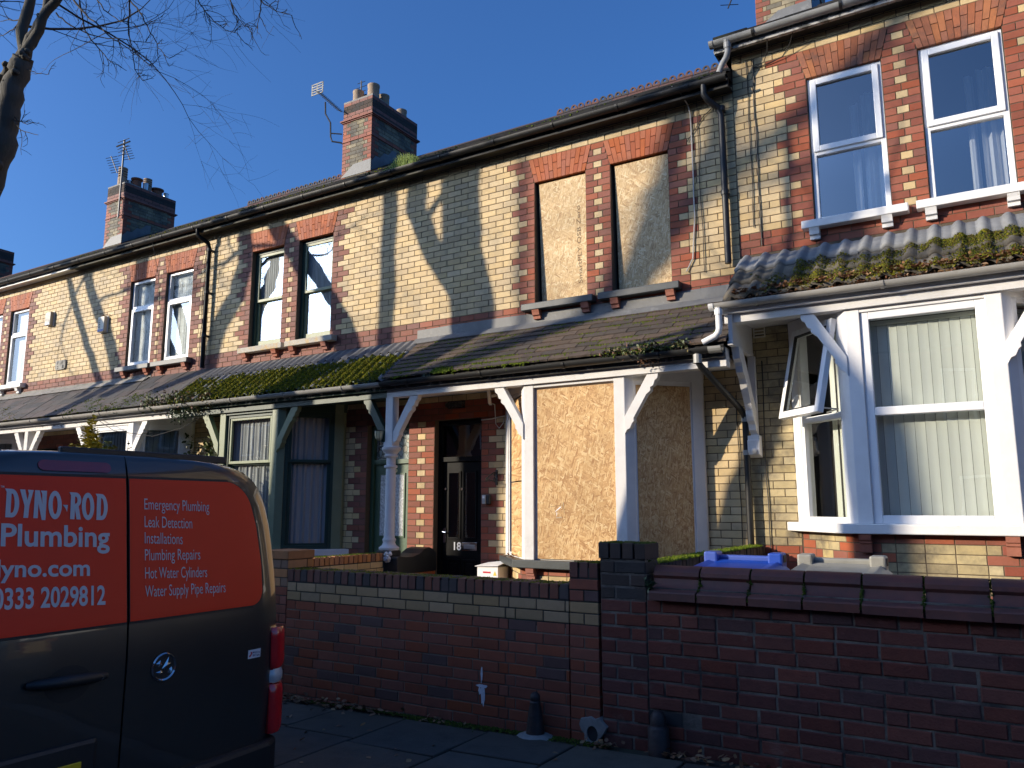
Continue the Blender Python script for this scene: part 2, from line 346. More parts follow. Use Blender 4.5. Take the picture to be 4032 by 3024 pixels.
def inst(name, me, parent, loc, rot=(0, 0, 0), sc=(1, 1, 1)):
    o = bpy.data.objects.new(name, me); COL.objects.link(o); o.parent = parent; o.location = Vector(loc) - org(parent); o.rotation_euler = rot; o.scale = sc; ORG[o.name] = Vector(loc); return o
def seen(p, m=.03):
    d = Vector(p) - CAM; z = d.dot(_fw)
    if z < .2: return 0
    x = d.dot(_rt) / z * FPX / 2016; y = d.dot(_up) / z * FPX / 1512
    return 1 / z if abs(x) < 1 + m and abs(y) < 1 + m else 0
UNIT = {}
def unit_brick(mat, ch):
    """a brick one metre in each way, chamfered on its face as a brick of these proportions would be"""
    k = (mat, ch)
    if k not in UNIT:
        b = B(); bx, bz = ch / .22, ch / .07
        P = [(-.5, -.5, -.5), (.5, -.5, -.5), (-.5, -.5, .5), (.5, -.5, .5)]
        Q = [(x * (1 - 2 * bx), y, z * (1 - 2 * bz)) for x, y, z in P]; F = [(x, -.5 + ch / .1, z) for x, y, z in P]
        Z = [(x, .5, z) for x, y, z in P]
        b.add(Q + F + Z, [(0, 1, 3, 2), (4, 5, 1, 0), (5, 7, 3, 1), (7, 6, 2, 3), (6, 4, 0, 2), (4, 8, 9, 5), (6, 7, 11, 10), (4, 6, 10, 8), (5, 9, 11, 7), (8, 10, 11, 9)])
        UNIT[k] = b.mesh('brick', [mat], Vector((0, 0, 0)))
    return UNIT[k]
class Bricks:
    """collects bricks of one wall; the 300 that show largest become objects, the rest one joined part"""
    def __init__(s, jit=.0012, ch=.003): s.L = []; s.jit = jit; s.ch = ch
    def put(s, c, d, ln, h, dep, mat):
        """c = centre of the face, d = unit direction along the wall (2D), face looks to the left-hand normal"""
        s.L.append((Vector(c), Vector((d[0], d[1], 0)), ln, h, dep, mat))
    def run(s, p0, d, a, b, z0, h, dep, mat, pitch=.2285, off=0, joint=.008, open_a=False, open_b=False):
        """fill a..b of one course with stretchers; an open end keeps whole the brick whose middle lies inside"""
        x = off
        while x > a + 1e-4: x -= pitch
        while x < b - 1e-4:
            mid = x + pitch / 2
            if (open_a and mid < a) or (open_b and mid >= b): x += pitch; continue
            u0, u1 = (x if open_a and x < a else max(x, a)), (x + pitch if open_b and x + pitch > b else min(x + pitch, b))
            if u1 - u0 > .02:
                mm = mat(.5 * (u0 + u1)) if callable(mat) else mat
                s.put((p0[0] + d[0] * (u0 + u1) / 2, p0[1] + d[1] * (u0 + u1) / 2, z0 + h / 2), d, u1 - u0 - joint, h - joint, dep, mm)
            x += pitch
    def build(s, wall, limit=300, name='brick'):
        sc = sorted(range(len(s.L)), key=lambda i: -seen(s.L[i][0]))
        pick = set(i for i in sc[:limit] if seen(s.L[i][0]) > 0)
        rest = B(); mats = sorted(set(l[5] for l in s.L)); g = random.Random(len(s.L))
        for i, (c, d, ln, h, dep, mat) in enumerate(s.L):
            nrm = Vector((d.y, -d.x, 0)); j = s.jit
            c2 = c - nrm * (dep / 2) + nrm * g.uniform(-j, j) + Vector((0, 0, g.uniform(-j, j) * .6)) + d * g.uniform(-j, j) * .6
            if i in pick:
                o = inst(name, unit_brick(mat, s.ch), wall, c2, (g.uniform(-1, 1) * j * 4, g.uniform(-1, 1) * j * 3, math.atan2(d.y, d.x) + g.uniform(-1, 1) * j * 4), (ln, dep, h))
            else:
                rest.k = mats.index(mat); rest.obox(c2, d * (ln / 2), -nrm * (dep / 2), Vector((0, 0, h / 2)), s.ch)
        if rest.v: tag(rest.build('brickwork', mats, wall, fix=False), kind='stuff')
# ================================================================ the setting
FY = 8.4                                  # facade plane of the terrace
def pz(x): return .02 * (max(-14, min(5, x)) + 2.6)
def sheet(name, mat, y0, y1, dz, xs=(-120, -14, 5, 90)):
    b = B()
    for a, c in zip(xs[:-1], xs[1:]): b.quad((a, y0, pz(a) + dz), (c, y0, pz(c) + dz), (c, y1, pz(c) + dz), (a, y1, pz(a) + dz))
    return tag(b.build(name, mat), kind='structure')
g = B(); g.quad((-400, -400, -.62), (400, -400, -.62), (400, 400, -.62), (-400, 400, -.62)); tag(g.build('ground', 'soil'), kind='structure')
sheet('road', 'asphalt', -6.2, 3.16, -.13)
pav = sheet('pavement', 'soil', 3.3, 4.9, -.012)
fb = random.Random(3)
x = -9.0
while x < 1.2:                            # the paving flags in view, each a piece
    wd = fb.choice((.60, .66, .72)); rows = [3.31, 3.31 + fb.uniform(.55, .95), 4.72]
    for y0, y1 in zip(rows[:-1], rows[1:]):
        b = B(); t = fb.uniform(-.004, .004); q = fb.uniform(-.006, .006); e = .008
        P = [(x + e, y0 + e), (x + wd - e, y0 + e), (x + wd - e, y1 - e), (x + e, y1 - e)]
        top = [(px, py, pz(px) + t + q * (i % 2)) for i, (px, py) in enumerate(P)]
        inner = [(px + (.006 if i in (0, 3) else -.006), py + (.006 if i < 2 else -.006), zz + .004) for i, (px, py, zz) in enumerate(top)]
        b.add([(px, py, zz - .05) for px, py, zz in top] + top + inner, [(0, 1, 5, 4), (1, 2, 6, 5), (2, 3, 7, 6), (3, 0, 4, 7), (4, 5, 9, 8), (5, 6, 10, 9), (6, 7, 11, 10), (7, 4, 8, 11), (8, 9, 10, 11)])
        b.build('paving_flag', 'flag', pav, fix=False)
    x += wd
kb = sheet('kerb', 'soil', 3.16, 3.3, -.05)
x = -14.0
while x < 3:
    b = B(); b.box(x + .005, x + .905, 3.165, 3.295, pz(x) - .14, pz(x) + .003); b.build('kerb_stone', 'kerbstone', kb, bevel=.012); x += .91
gd = B(); gd.box(-60, -2.12, 5.05, 8.45, -.3, .12); gd.box(-2.12, 30, 5.05, 8.45, -.3, .10); tag(gd.build('front_garden', 'garden'), kind='structure')
op = sheet('far_pavement', 'flag', -8.6, -6.2, 0)

# ================================================================ terrace houses
CH = .0819                                # height of a course on the facade
QW = [.113, .228, .341, .228]             # how far the red jambs reach into the buff wall, course by course
class House: pass
def gutter(b, x0, x1, y, z, r=.056, th=.006, n=8):
    out = [(y + r * math.cos(math.pi + math.pi * i / n), z + r * math.sin(math.pi + math.pi * i / n)) for i in range(n + 1)]
    inn = [(y + (r - th) * math.cos(2 * math.pi - math.pi * i / n), z + (r - th) * math.sin(2 * math.pi - math.pi * i / n)) for i in range(n + 1)]
    return b.prism(out + inn, 'x', x0, x1)
def ring(b, x, y, z, r, w): return gutter(b, x - w / 2, x + w / 2, y, z, r + .008, .014)
def frame(b, P, w, dpt, bars=()):
    """rectangular frame; P = (a0,a1,z0,z1), T maps (a, depth, z) to the world; bars = z of cross rails"""
    a0, a1, z0, z1, T = P
    def bx(p, q, r, s_): 
        V = [T(u, v, zz) for u, v, zz in ((p, 0, r), (q, 0, r), (q, dpt, r), (p, dpt, r), (p, 0, s_), (q, 0, s_), (q, dpt, s_), (p, dpt, s_))]
        b.add(V, [(0, 3, 2, 1), (4, 5, 6, 7), (0, 1, 5, 4), (1, 2, 6, 5), (2, 3, 7, 6), (3, 0, 4, 7)])
    bx(a0, a0 + w, z0, z1); bx(a1 - w, a1, z0, z1); bx(a0 + w, a1 - w, z0, z0 + w); bx(a0 + w, a1 - w, z1 - w, z1)
    for c, cw in bars: bx(a0 + w, a1 - w, c - cw / 2, c + cw / 2)
def pane(b, P, dpt, n=1):
    a0, a1, z0, z1, T = P
    b.quad(T(a0, dpt, z0), T(a1, dpt, z0), T(a1, dpt, z1), T(a0, dpt, z1))
def drape(b, P, dpt, amp=.018, wl=.09, seed=0, z0=None, z1=None):
    a0, a1, za, zb, T = P; g = random.Random(seed); n = max(12, int((a1 - a0) / .012)); V = []; F = []; ph = g.uniform(0, 6)
    for i in range(n + 1):
        a = a0 + (a1 - a0) * i / n
        o = amp * (math.sin(a / wl * 6.28 + ph + .8 * math.sin(a * 9 + ph)) + .4 * math.sin(a * 131 + ph))
        V += [T(a, dpt + o, za), T(a, dpt + o * .7, zb)]
    F = [(2 * i, 2 * i + 2, 2 * i + 3, 2 * i + 1) for i in range(n)]
    b.add(V, F)
def scallop(bo, u0, su, yo0, yo1, z0, H=.63, L=.39, t=.105):
    """brace with a scalloped lower edge from a post at (u0,z0) up and outwards along su"""
    lo = []; n = 26
    for i in range(n + 1):
        f = i / n; o = L * f; zz = H * f
        bump = 0
        for c, wv in ((.13, .05), (.22, .045), (.72, .045), (.82, .05), (.93, .06)):
            if abs(f - c) < wv: bump = max(bump, .022 * math.cos((f - c) / wv * math.pi / 2))
        lo.append((o + bump * .85, zz - bump * .5))
    poly = lo + [(L - .12, H), (0, t * 1.75)]
    bo.prism([(u0 + su * p[0], z0 + p[1]) for p in poly], 'y', yo0, yo1)

def house(name, xd, s, z0, W, label, st, detail=True, cat='house', group='houses of the terrace'):
    h = House(); h.xd, h.s, h.z0, h.W = xd, s, z0, W
    X = lambda u: xd + s * u
    h.X = X
    root = empty(name, (X(W / 2), FY, z0)); tag(root, label, cat, group); h.root = root
    T = lambda a, d, z: (X(a), FY + d, z0 + z)
    h.T = T
    WN = [(1.78, 2.51), (2.85, 3.59)]; ZA, ZT, ZS = 6.015, 5.687, 4.05
    DR = (.22, .97, .2, 2.657); BY = (1.46, 3.86, -.3, 3.05)
    ops = [(a, b_, ZS, ZT) for a, b_ in WN] + [DR, BY]
    # ---- wall body
    wb = B(); cuts = sorted(set([0, W] + [e for o in ops for e in o[:2]]))
    for a, c in zip(cuts[:-1], cuts[1:]):
        m = (a + c) / 2; zs = -.3
        for o in sorted([o for o in ops if o[0] < m < o[1]], key=lambda o: o[2]):
            if o[2] > zs: wb.box(X(a), X(c), FY + .005, FY + .2, z0 + zs, z0 + o[2] - .004)
            zs = max(zs, o[3] + .004)
        wb.box(X(a), X(c), FY + .005, FY + .2, z0 + zs, z0 + 6.32)
    wall = wb.build('front_wall', 'mortar', root); h.wall = wall
    ib = B(); ib.box(X(.03), X(W - .03), FY + .85, FY + 7.2, z0 - .2, z0 + 6.3); ib.build('interior', 'interior', root)
    # ---- bricks
    red, buff, arch = st.get('red', 'redbrick'), st.get('buff', 'buff'), st.get('arch', 'archbrick')
    lowbuff = st.get('lowbuff', buff)
    bk = Bricks(); DP = .11; free = [X(u) for u, ok in ((0, True), (W, abs(X(W) + 2.17) > .1)) if ok]
    def course(a, b_, z, j, segs):
        """segs = list of (u0,u1,mat): lay each with stretchers"""
        for u0, u1, mt in segs:
            x0, x1 = sorted((X(u0), X(u1)))
            bk.run((0, FY), (1, 0), x0, x1, z0 + z, CH, DP, mt, off=(.11425 if j % 2 else 0), open_a=x0 in free, open_b=x1 in free)
    def jamb(u0, u1, z, j, left, right):
        q = QW[j % 4]; l = q if left else 0; r = q if right else 0
        if u1 - u0 < l + r + .02: course(0, 0, z, j, [(u0, u1, red)]); return
        def qn(e, sg):
            ps = {.113: [.113], .228: [.228], .341: [.113, .228]}[q]; p = e
            for wd in ps:
                n_ = p + sg * wd; xa = (X(p) + X(n_)) / 2; bk.put((xa, FY, z0 + z + CH / 2), (1, 0), wd - .008, CH - .008, DP, red); p = n_
        if left: qn(u0, 1)
        if right: qn(u1, -1)
        course(0, 0, z, j, [(u0 + l, u1 - r, buff)])
    def one(u0, u1, z, mt): bk.put(((X(u0) + X(u1)) / 2, FY, z0 + z + CH / 2), (1, 0), abs(u1 - u0) - .008, CH - .008, DP, mt)
    for j in range(-3, 78):
        z = ZA - CH * (j + 1)
        if z < -.25: break
        if j < 0: course(0, 0, z, j, [(0, W, buff)])
        elif j < 4:
            e = .088 * (1 - (j + .5) / 4)
            jamb(0, WN[0][0] - e, z, j + 2, False, True); jamb(WN[1][1] + e, W, z, j + 2, True, False)
            p0, p1 = WN[0][1] + e, WN[1][0] - e
            if j % 2 == 0 or j == 0: one(p0, p1, z, red)
            else: one(p0, (p0 + p1) / 2 - .057, z, red); one((p0 + p1) / 2 - .057, (p0 + p1) / 2 + .057, z, buff); one((p0 + p1) / 2 + .057, p1, z, red)
        elif j < 24:
            jamb(0, WN[0][0], z, j + 2, False, True); jamb(WN[1][1], W, z, j + 2, True, False)
            p0, p1 = WN[0][1], WN[1][0]; t = (p1 - p0) / 3
            if j % 2: one(p0, p0 + t, z, red); one(p0 + t, p1 - t, z, buff); one(p1 - t, p1, z, red)
            else: one(p0, (p0 + p1) / 2, z, red); one((p0 + p1) / 2, p1, z, red)
        elif j < 27: course(0, 0, z, j, [(0, W, red)])
        elif z < 3.1:
            if z + CH > 2.66:
                course(0, 0, z, j, [(0, 1.42, red if z < 2.88 else buff), (3.9, W, lowbuff)])
            else:
                if s > 0:                 # the pier between the two front doors
                    if j % 2: one(-.22, -.07, z, red); one(-.07, .07, z, buff); one(.07, .22, z, red)
                    else: one(-.22, 0, z, red); one(0, .22, z, red)
                q = QW[j % 4]; ps = {.113: [.113], .228: [.228], .341: [.113, .228]}[q]; p = .97
                for wd in ps: one(p, p + wd, z, red); p += wd
                if p < 1.41: course(0, 0, z, j, [(p, 1.42, lowbuff)])
                course(0, 0, z, j, [(3.9, W, lowbuff if z > .62 else red)])
    # ---- flat arches
    for a, c in WN:
        n = 13; xs0, xs1 = a, c; e = .088
        for i in range(n):
            f0, f1 = i / n, (i + 1) / n
            b0, b1 = a + (c - a) * f0 + .0025, a + (c - a) * f1 - .0025
            t0, t1 = a - e + (c - a + 2 * e) * f0 + .0025, a - e + (c - a + 2 * e) * f1 - .0025
            cut = .5 + (.16 if i % 2 else -.16) + rng.uniform(-.03, .03)
            for g0, g1 in ((0, cut - .012), (cut + .002, 1)):
                k = lambda f, p, q: p + (q - p) * f
                zz0, zz1 = ZT + (ZA - ZT) * g0, ZT + (ZA - ZT) * g1 - .004
                P = [(k(g0, b0, t0), zz0), (k(g0, b1, t1), zz0), (k(g1, b1, t1), zz1), (k(g1, b0, t0), zz1)]
                v = B(); dy = rng.uniform(-.0012, .0012)
                v.prism([(X(p[0]), z0 + p[1]) for p in P], 'y', FY - .004 + dy, FY + .12); v.build('brick', arch, wall)
    if detail: bk.build(wall, 300)
    else: bk.build(wall, 0)
    # ---- eaves
    fm, gm = st.get('fascia', 'fascia_black'), st.get('gutter', 'black_plastic')
    xa, xb = sorted((X(0), X(W)))
    if st.get('step'): xa -= .13
    b = B(); b.box(xa, xb, FY - .17, FY - .145, z0 + 6.17, z0 + 6.33); b.prism([(FY - .20, z0 + 6.165), (FY - .172, z0 + 6.165), (FY - .172, z0 + 6.215), (FY - .19, z0 + 6.215)], 'x', xa, xb); b.build('fascia', fm, root)
    b = B(); b.box(xa, xb, FY - .145, FY + .004, z0 + 6.19, z0 + 6.21); b.build('soffit', 'fascia_black' if fm != 'fascia_white' else 'fascia_white', root)
    gy, gz = FY - .245, z0 + 6.275
    b = B(); gutter(b, xa, xb, gy, gz); gt = b.build('gutter', gm, root, smooth=40)
    br = B(); nb = 5
    for i in range(nb): ring(br, xa + (i + .5) * (xb - xa) / nb, gy, gz, .056, .03)
    br.build('gutter_bracket', 'black_plastic', gt)
    # ---- roof
    RY, RZ = 12.4, 8.87; ey, ez = FY - .25, 6.30
    b = B(); nr = 22
    for i in range(nr):
        f0, f1 = i / nr, (i + 1) / nr
        y0, y1 = ey + (RY - ey) * f0, ey + (RY - ey) * f1 + .05; za, zb = ez + (RZ - ez) * f0, ez + (RZ - ez) * f1 + .03
        g_ = random.Random(i * 7 + int(xd * 10)); nx = 12 if i < 4 else 1
        for q in range(nx):
            xp, xq = xa + (xb - xa) * q / nx, xa + (xb - xa) * (q + 1) / nx; dz = g_.uniform(-.006, .012) if nx > 1 else 0
            b.add([(xp, y0, z0 + za + .03 + dz), (xq, y0, z0 + za + .03 + dz), (xq, y1, z0 + zb + .004), (xp, y1, z0 + zb + .004), (xp, y0, z0 + za - .01), (xq, y0, z0 + za - .01)], [(0, 1, 2, 3), (4, 5, 1, 0)])
    b.quad((xa, RY, z0 + RZ), (xb, RY, z0 + RZ), (xb, 16.6, z0 + 6.2), (xa, 16.6, z0 + 6.2))
    for xe in (xa, xb): b.add([(xe, ey, z0 + ez), (xe, RY, z0 + RZ), (xe, 16.6, z0 + 6.2)], [(0, 1, 2)])
    roof = b.build('roof', 'rooftile', root, fix=False); h.roof = roof
    if st.get('crest') and detail:
        c = B(); 
        c.prism([(-.11, -.06), (0, .03), (.11, -.06), (.11, -.085), (0, .0), (-.11, -.085)], 'x', 0, .292)
        for k in range(2):
            cx = .073 + .146 * k; nn = 10; O = []; I = []
            for i in range(nn):
                t = math.pi * (.0 + i / (nn - 1)); O.append((cx + .071 * math.cos(t), .03 + .105 * math.sin(t) ** .8))
            for i in range(nn):
                t = 2 * math.pi * i / nn; I.append((cx + .026 * math.cos(t), .085 + .026 * math.sin(t)))
            for sy in (-.014, .014):
                V = [(p[0], sy, p[1]) for p in O] + [(p[0], sy, p[1]) for p in I]
                F = []
                for i in range(nn - 1):
                    j0 = int(round(i * nn / 2 / (nn - 1))) % nn; j1 = int(round((i + 1) * nn / 2 / (nn - 1))) % nn
                    F.append((i, i + 1, nn + j1, nn + j0)) if j0 != j1 else F.append((i, i + 1, nn + j0))
                F += [(nn - 1, 0, nn + 7), (nn - 1, nn + 7, nn + 6), (nn - 1, nn + 6, nn + 5), (0, nn + 0, nn + 9), (0, nn + 9, nn + 8), (0, nn + 8, nn + 7)]
                c.add(V, F)
            c.add([(p[0], sy, p[1]) for sy in (-.014, .014) for p in O], [(i, i + 1, nn + i + 1, nn + i) for i in range(nn - 1)])
        me = c.mesh('ridge_tile', ['bluetile'], Vector((0, 0, 0)), fix=False)
        xx = xa
        while xx < xb - .2:
            inst('ridge_tile', me, roof, (xx, RY, z0 + RZ + .035), (rng.uniform(-.02, .02), rng.uniform(-.02, .02), 0)); xx += .3
    else:
        b = B(); b.prism([(RY - .11, z0 + RZ - .03), (RY, z0 + RZ + .06), (RY + .11, z0 + RZ - .03)], 'x', xa, xb); b.build('ridge', 'bluetile', roof)
    # ---- sills under the upper windows
    sm, cm = st.get('sill', 'sill_dark'), st.get('corbel', 'terracotta')
    for i, (a, c) in enumerate(WN):
        wn = empty('window', T((a + c) / 2, 0, ZS)); wn.parent = root; wn.location = Vector(T((a + c) / 2, 0, ZS)) - org(root); h.__dict__['win%d' % i] = wn
        b = B(); b.box(X(a - .15), X(c + .12), FY - .11, FY + .1, z0 + ZS - .088, z0 + ZS - .002); b.build('sill', sm[i] if isinstance(sm, (list, tuple)) else sm, wn, bevel=.008)
        for cu in (a + .0, c - .05):
            v = B(); v.prism([(FY + .0, z0 + ZS - .2), (FY - .045, z0 + ZS - .2), (FY - .05, z0 + ZS - .165), (FY - .075, z0 + ZS - .155), (FY - .085, z0 + ZS - .12), (FY - .1, z0 + ZS - .088), (FY, z0 + ZS - .088)], 'x', X(cu), X(cu + .1)); v.build('corbel', cm, wn)
        P = (a + .004, c - .004, ZS, ZT - .003, T)
        kd = st.get('upper')
        if kd: kd(h, wn, i, P)
    # ---- canopy over bay and door
    canopy(h, root, st, detail)
    bay(h, root, st)
    door(h, root, st)
    if st.get('chimney'): chimney(h, root, st)
    return h

def canopy(h, root, st, detail):
    X, z0, W, s = h.X, h.z0, h.W, h.s
    cn = empty('canopy', (X(W / 2), FY, z0 + 3)); cn.parent = root; cn.location = Vector((X(W / 2), FY, z0 + 3)) - org(root); h.canopy = cn
    xa, xb = sorted((X(0), X(W))); kind = st.get('ctile', 'slate'); cf = st.get('cfascia', 'white_old')
    b = B(); b.box(xa, xb, 7.605, 7.66, z0 + 2.985, z0 + 3.03); b.box(xa, xb, 7.635, 7.66, z0 + 3.03, z0 + 3.11); b.build('fascia', cf, cn, bevel=.006)
    bm_ = st.get('beam', 'white_old')
    b = B(); b.box(xa, xb, 7.665, 7.80, z0 + 2.90, z0 + 3.09); b.build('beam', bm_, cn)
    b = B(); b.box(xa + .002, xb - .002, 7.80, FY - .003, z0 + 2.985, z0 + 3.005); b.build('ceiling', st.get('csoffit', 'white_old'), cn)
    gx0, gx1 = xa, xb
    if st.get('step'): gx0 -= .1
    b = B(); gutter(b, gx0, gx1, 7.545, z0 + 3.078); gt = b.build('gutter', st.get('cgutter', 'black_plastic'), cn, smooth=40)
    b = B()
    for i in range(4): ring(b, gx0 + (i + .4) * (gx1 - gx0) / 4, 7.545, z0 + 3.078, .056, .03); b.box(gx0 + (i + .4) * (gx1 - gx0) / 4 - .012, gx0 + (i + .4) * (gx1 - gx0) / 4 + .012, 7.6, 7.64, z0 + 3.02, z0 + 3.09)
    b.build('gutter_bracket', st.get('cgutter', 'black_plastic'), gt)
    # slope: from the eave to the wall
    E = Vector((0, 7.57, z0 + 3.125)); U = Vector((0, FY + .0, z0 + 3.80)); sl = (U - E); L = sl.length; sl.normalize(); nn = Vector((0, -sl.z, sl.y))
    h.slope = (E, sl, nn, L)
    ang = math.atan2(sl.z, sl.y)
    b = B(); o = -nn * .03
    b.add([E + o + Vector((xa, 0, 0)), E + o + Vector((xb, 0, 0)), U + o + Vector((xb, 0, 0)), U + o + Vector((xa, 0, 0)), E + o * 2 + Vector((xa, 0, 0)), E + o * 2 + Vector((xb, 0, 0))], [(0, 1, 2, 3), (4, 5, 1, 0)])
    deck = b.build('roof_deck', 'interior', cn, fix=False)
    g = random.Random(int(abs(h.xd) * 13))
    def piece(me, xx, t, lift=.0, rz=0): inst('tile', me, cn, E + sl * t + nn * lift + Vector((xx, 0, 0)), (ang + lift * 0, 0, rz))
    if kind in ('clay', 'slate'):
        gauge, tw, ln, th, mt = (.112, .268, .20, .022, 'claytile') if kind == 'clay' else (.20, .30, .36, .008, 'slate')
        me = {}
        for wd in (tw, tw / 2):
            c = B(); hw = wd / 2 - .004; k = 5; V = []
            for q in range(k + 1):
                xx = -hw + 2 * hw * q / k; wob = .004 * math.sin(q * 2.1) if kind == 'clay' else 0
                V += [(xx, wob, 0), (xx, wob * .5 + .003, th), (xx, ln, 0)]
            F = []
            for q in range(k): i = q * 3; F += [(i, i + 3, i + 4, i + 1), (i + 1, i + 4, i + 5, i + 2)]
            F += [(0, 1, 2), (k * 3, k * 3 + 2, k * 3 + 1)]
            c.add(V, F); me[wd] = c.mesh('tile', [mt], Vector((0, 0, 0)), fix=False)
        n = int((L - .04) / gauge)
        for i in range(n):
            t = i * gauge + g.uniform(-.004, .004); xx = xa + .002
            if i % 2:
                piece(me[tw / 2], xx + tw / 4, t, .004); xx += tw / 2
            while xx < xb - .03:
                wd = tw if xx + tw <= xb + .02 else tw / 2
                if xx + wd > xb + .06: break
                piece(me[wd], xx + wd / 2, t + g.uniform(-.004, .004), .004 + g.uniform(0, .005), g.uniform(-.008, .008)); xx += wd
    elif kind == 'pantile':
        for row, (t0, ln, mt) in enumerate(((0, .36, 'pantile'), (.30, .36, 'pantile'), (.60, .36, 'pantile_top'))):
            c = B(); k = 14; wd = .205; V = []
            for q in range(k + 1):
                f = q / k; xx = -wd / 2 + wd * f
                zz = .040 * max(0, math.sin((f - .05) / .55 * math.pi)) if .05 < f < .6 else .004 * math.cos((f - .8) * 8)
                V += [(xx, 0, zz - .03), (xx, 0, zz + .006), (xx, ln, zz - .024)]
            F = []
            for q in range(k): i = q * 3; F += [(i, i + 3, i + 4, i + 1), (i + 1, i + 4, i + 5, i + 2)]
            c.add(V, F); m_ = c.mesh('tile', [mt], Vector((0, 0, 0)), fix=False)
            for p in m_.polygons: p.use_smooth = True
            xx = xa + .03
            while xx < xb: piece(m_, xx + .1, t0 + g.uniform(-.006, .006), .014 + .014 * row, g.uniform(-.006, .006)); xx += .2
    else:                                   # corrugated sheets
        for r_, (t0, t1, mt, lf) in enumerate(((-.02, .86, 'corrugated', .0), (.72, L + .0, 'lead', .018))):
            c = B(); x = xa; V = []; n = 0
            while x <= xb + .001:
                zz = .026 * math.sin(x / .148 * 2 * math.pi) + lf
                V += [E + sl * (t0 + rng.uniform(-.004, .004)) + nn * zz + Vector((x, 0, 0)), E + sl * t1 + nn * (zz * (.2 if r_ else 1)) + Vector((x, 0, 0))]; n += 1; x += .0148
            c.add(V, [(2 * i, 2 * i + 2, 2 * i + 3, 2 * i + 1) for i in range(n - 1)])
            ob = c.build('corrugated_sheet' if not r_ else 'profiled_flashing', mt, cn, fix=False)
            for p in ob.data.polygons: p.use_smooth = True
    # flashing against the wall
    fl = st.get('flash')
    if fl:
        f0, f1, zt = fl; b = B(); x0, x1 = sorted((X(f0), X(f1))); n = 14; V = []
        for i in range(n + 1):
            x = x0 + (x1 - x0) * i / n; wz = rng.uniform(-.006, .006)
            V += [(x, FY - .008, z0 + zt + wz), (x, FY - .010, z0 + 3.80 + wz), E + sl * (L - .03) + nn * .035 + Vector((x, 0, 0)), E + sl * (L - .16) + nn * (.03 + wz) + Vector((x, 0, 0))]
        F = [(4 * i + k, 4 * i + 4 + k, 4 * i + 5 + k, 4 * i + 1 + k) for i in range(n) for k in range(3)]
        b.add(V, F); b.build('flashing', st.get('flashmat', 'lead'), cn, fix=False)
    # post and braces at the party wall
    pm = st.get('post', 'white_old')
    if s > 0 and st.get('column', True):
        cx, cy = X(0) + .04, 7.73
        colr = empty('column', (cx, cy, z0 + .96)); colr.parent = cn; colr.location = Vector((cx, cy, z0 + .96)) - org(cn)
        b = B(); b.box(cx - .062, cx + .062, cy - .062, cy + .062, z0 + 2.32, z0 + 2.915); b.build('post', pm, colr, bevel=.012)
        if st.get('castcol'):
            pr = [(.115, 0), (.125, .01), (.128, .035), (.105, .055), (.09, .065), (.075, .10), (.085, .125), (.085, .14), (.07, .155), (.066, .2), (.062, 1.0), (.06, 1.02), (.082, 1.03), (.085, 1.045), (.08, 1.06), (.06, 1.065), (.058, 1.16), (.082, 1.165), (.088, 1.18), (.075, 1.195), (.085, 1.215), (.105, 1.24), (.118, 1.25), (.12, 1.285), (.10, 1.30), (.03, 1.305)]
            b = B(); b.lathe((cx, cy, z0 + .975), pr, 20); b.build('shaft', pm, colr, smooth=50)
            b = B(); b.box(cx - .07, cx + .07, cy - .07, cy + .07, z0 + 2.27, z0 + 2.33); b.build('cap', pm, colr)
        else:
            b = B(); b.box(cx - .06, cx + .06, cy - .06, cy + .06, z0 + .3, z0 + 2.33); b.build('shaft', pm, colr, bevel=.01)
        for sg in (-1, 1):
            b = B(); mt = pm
            scallop(b, cx + sg * .06, sg, cy - .05, cy + .03, z0 + 2.275); b.build('brace', st.get('brace2', pm) if sg < 0 else pm, colr, bevel=.004)

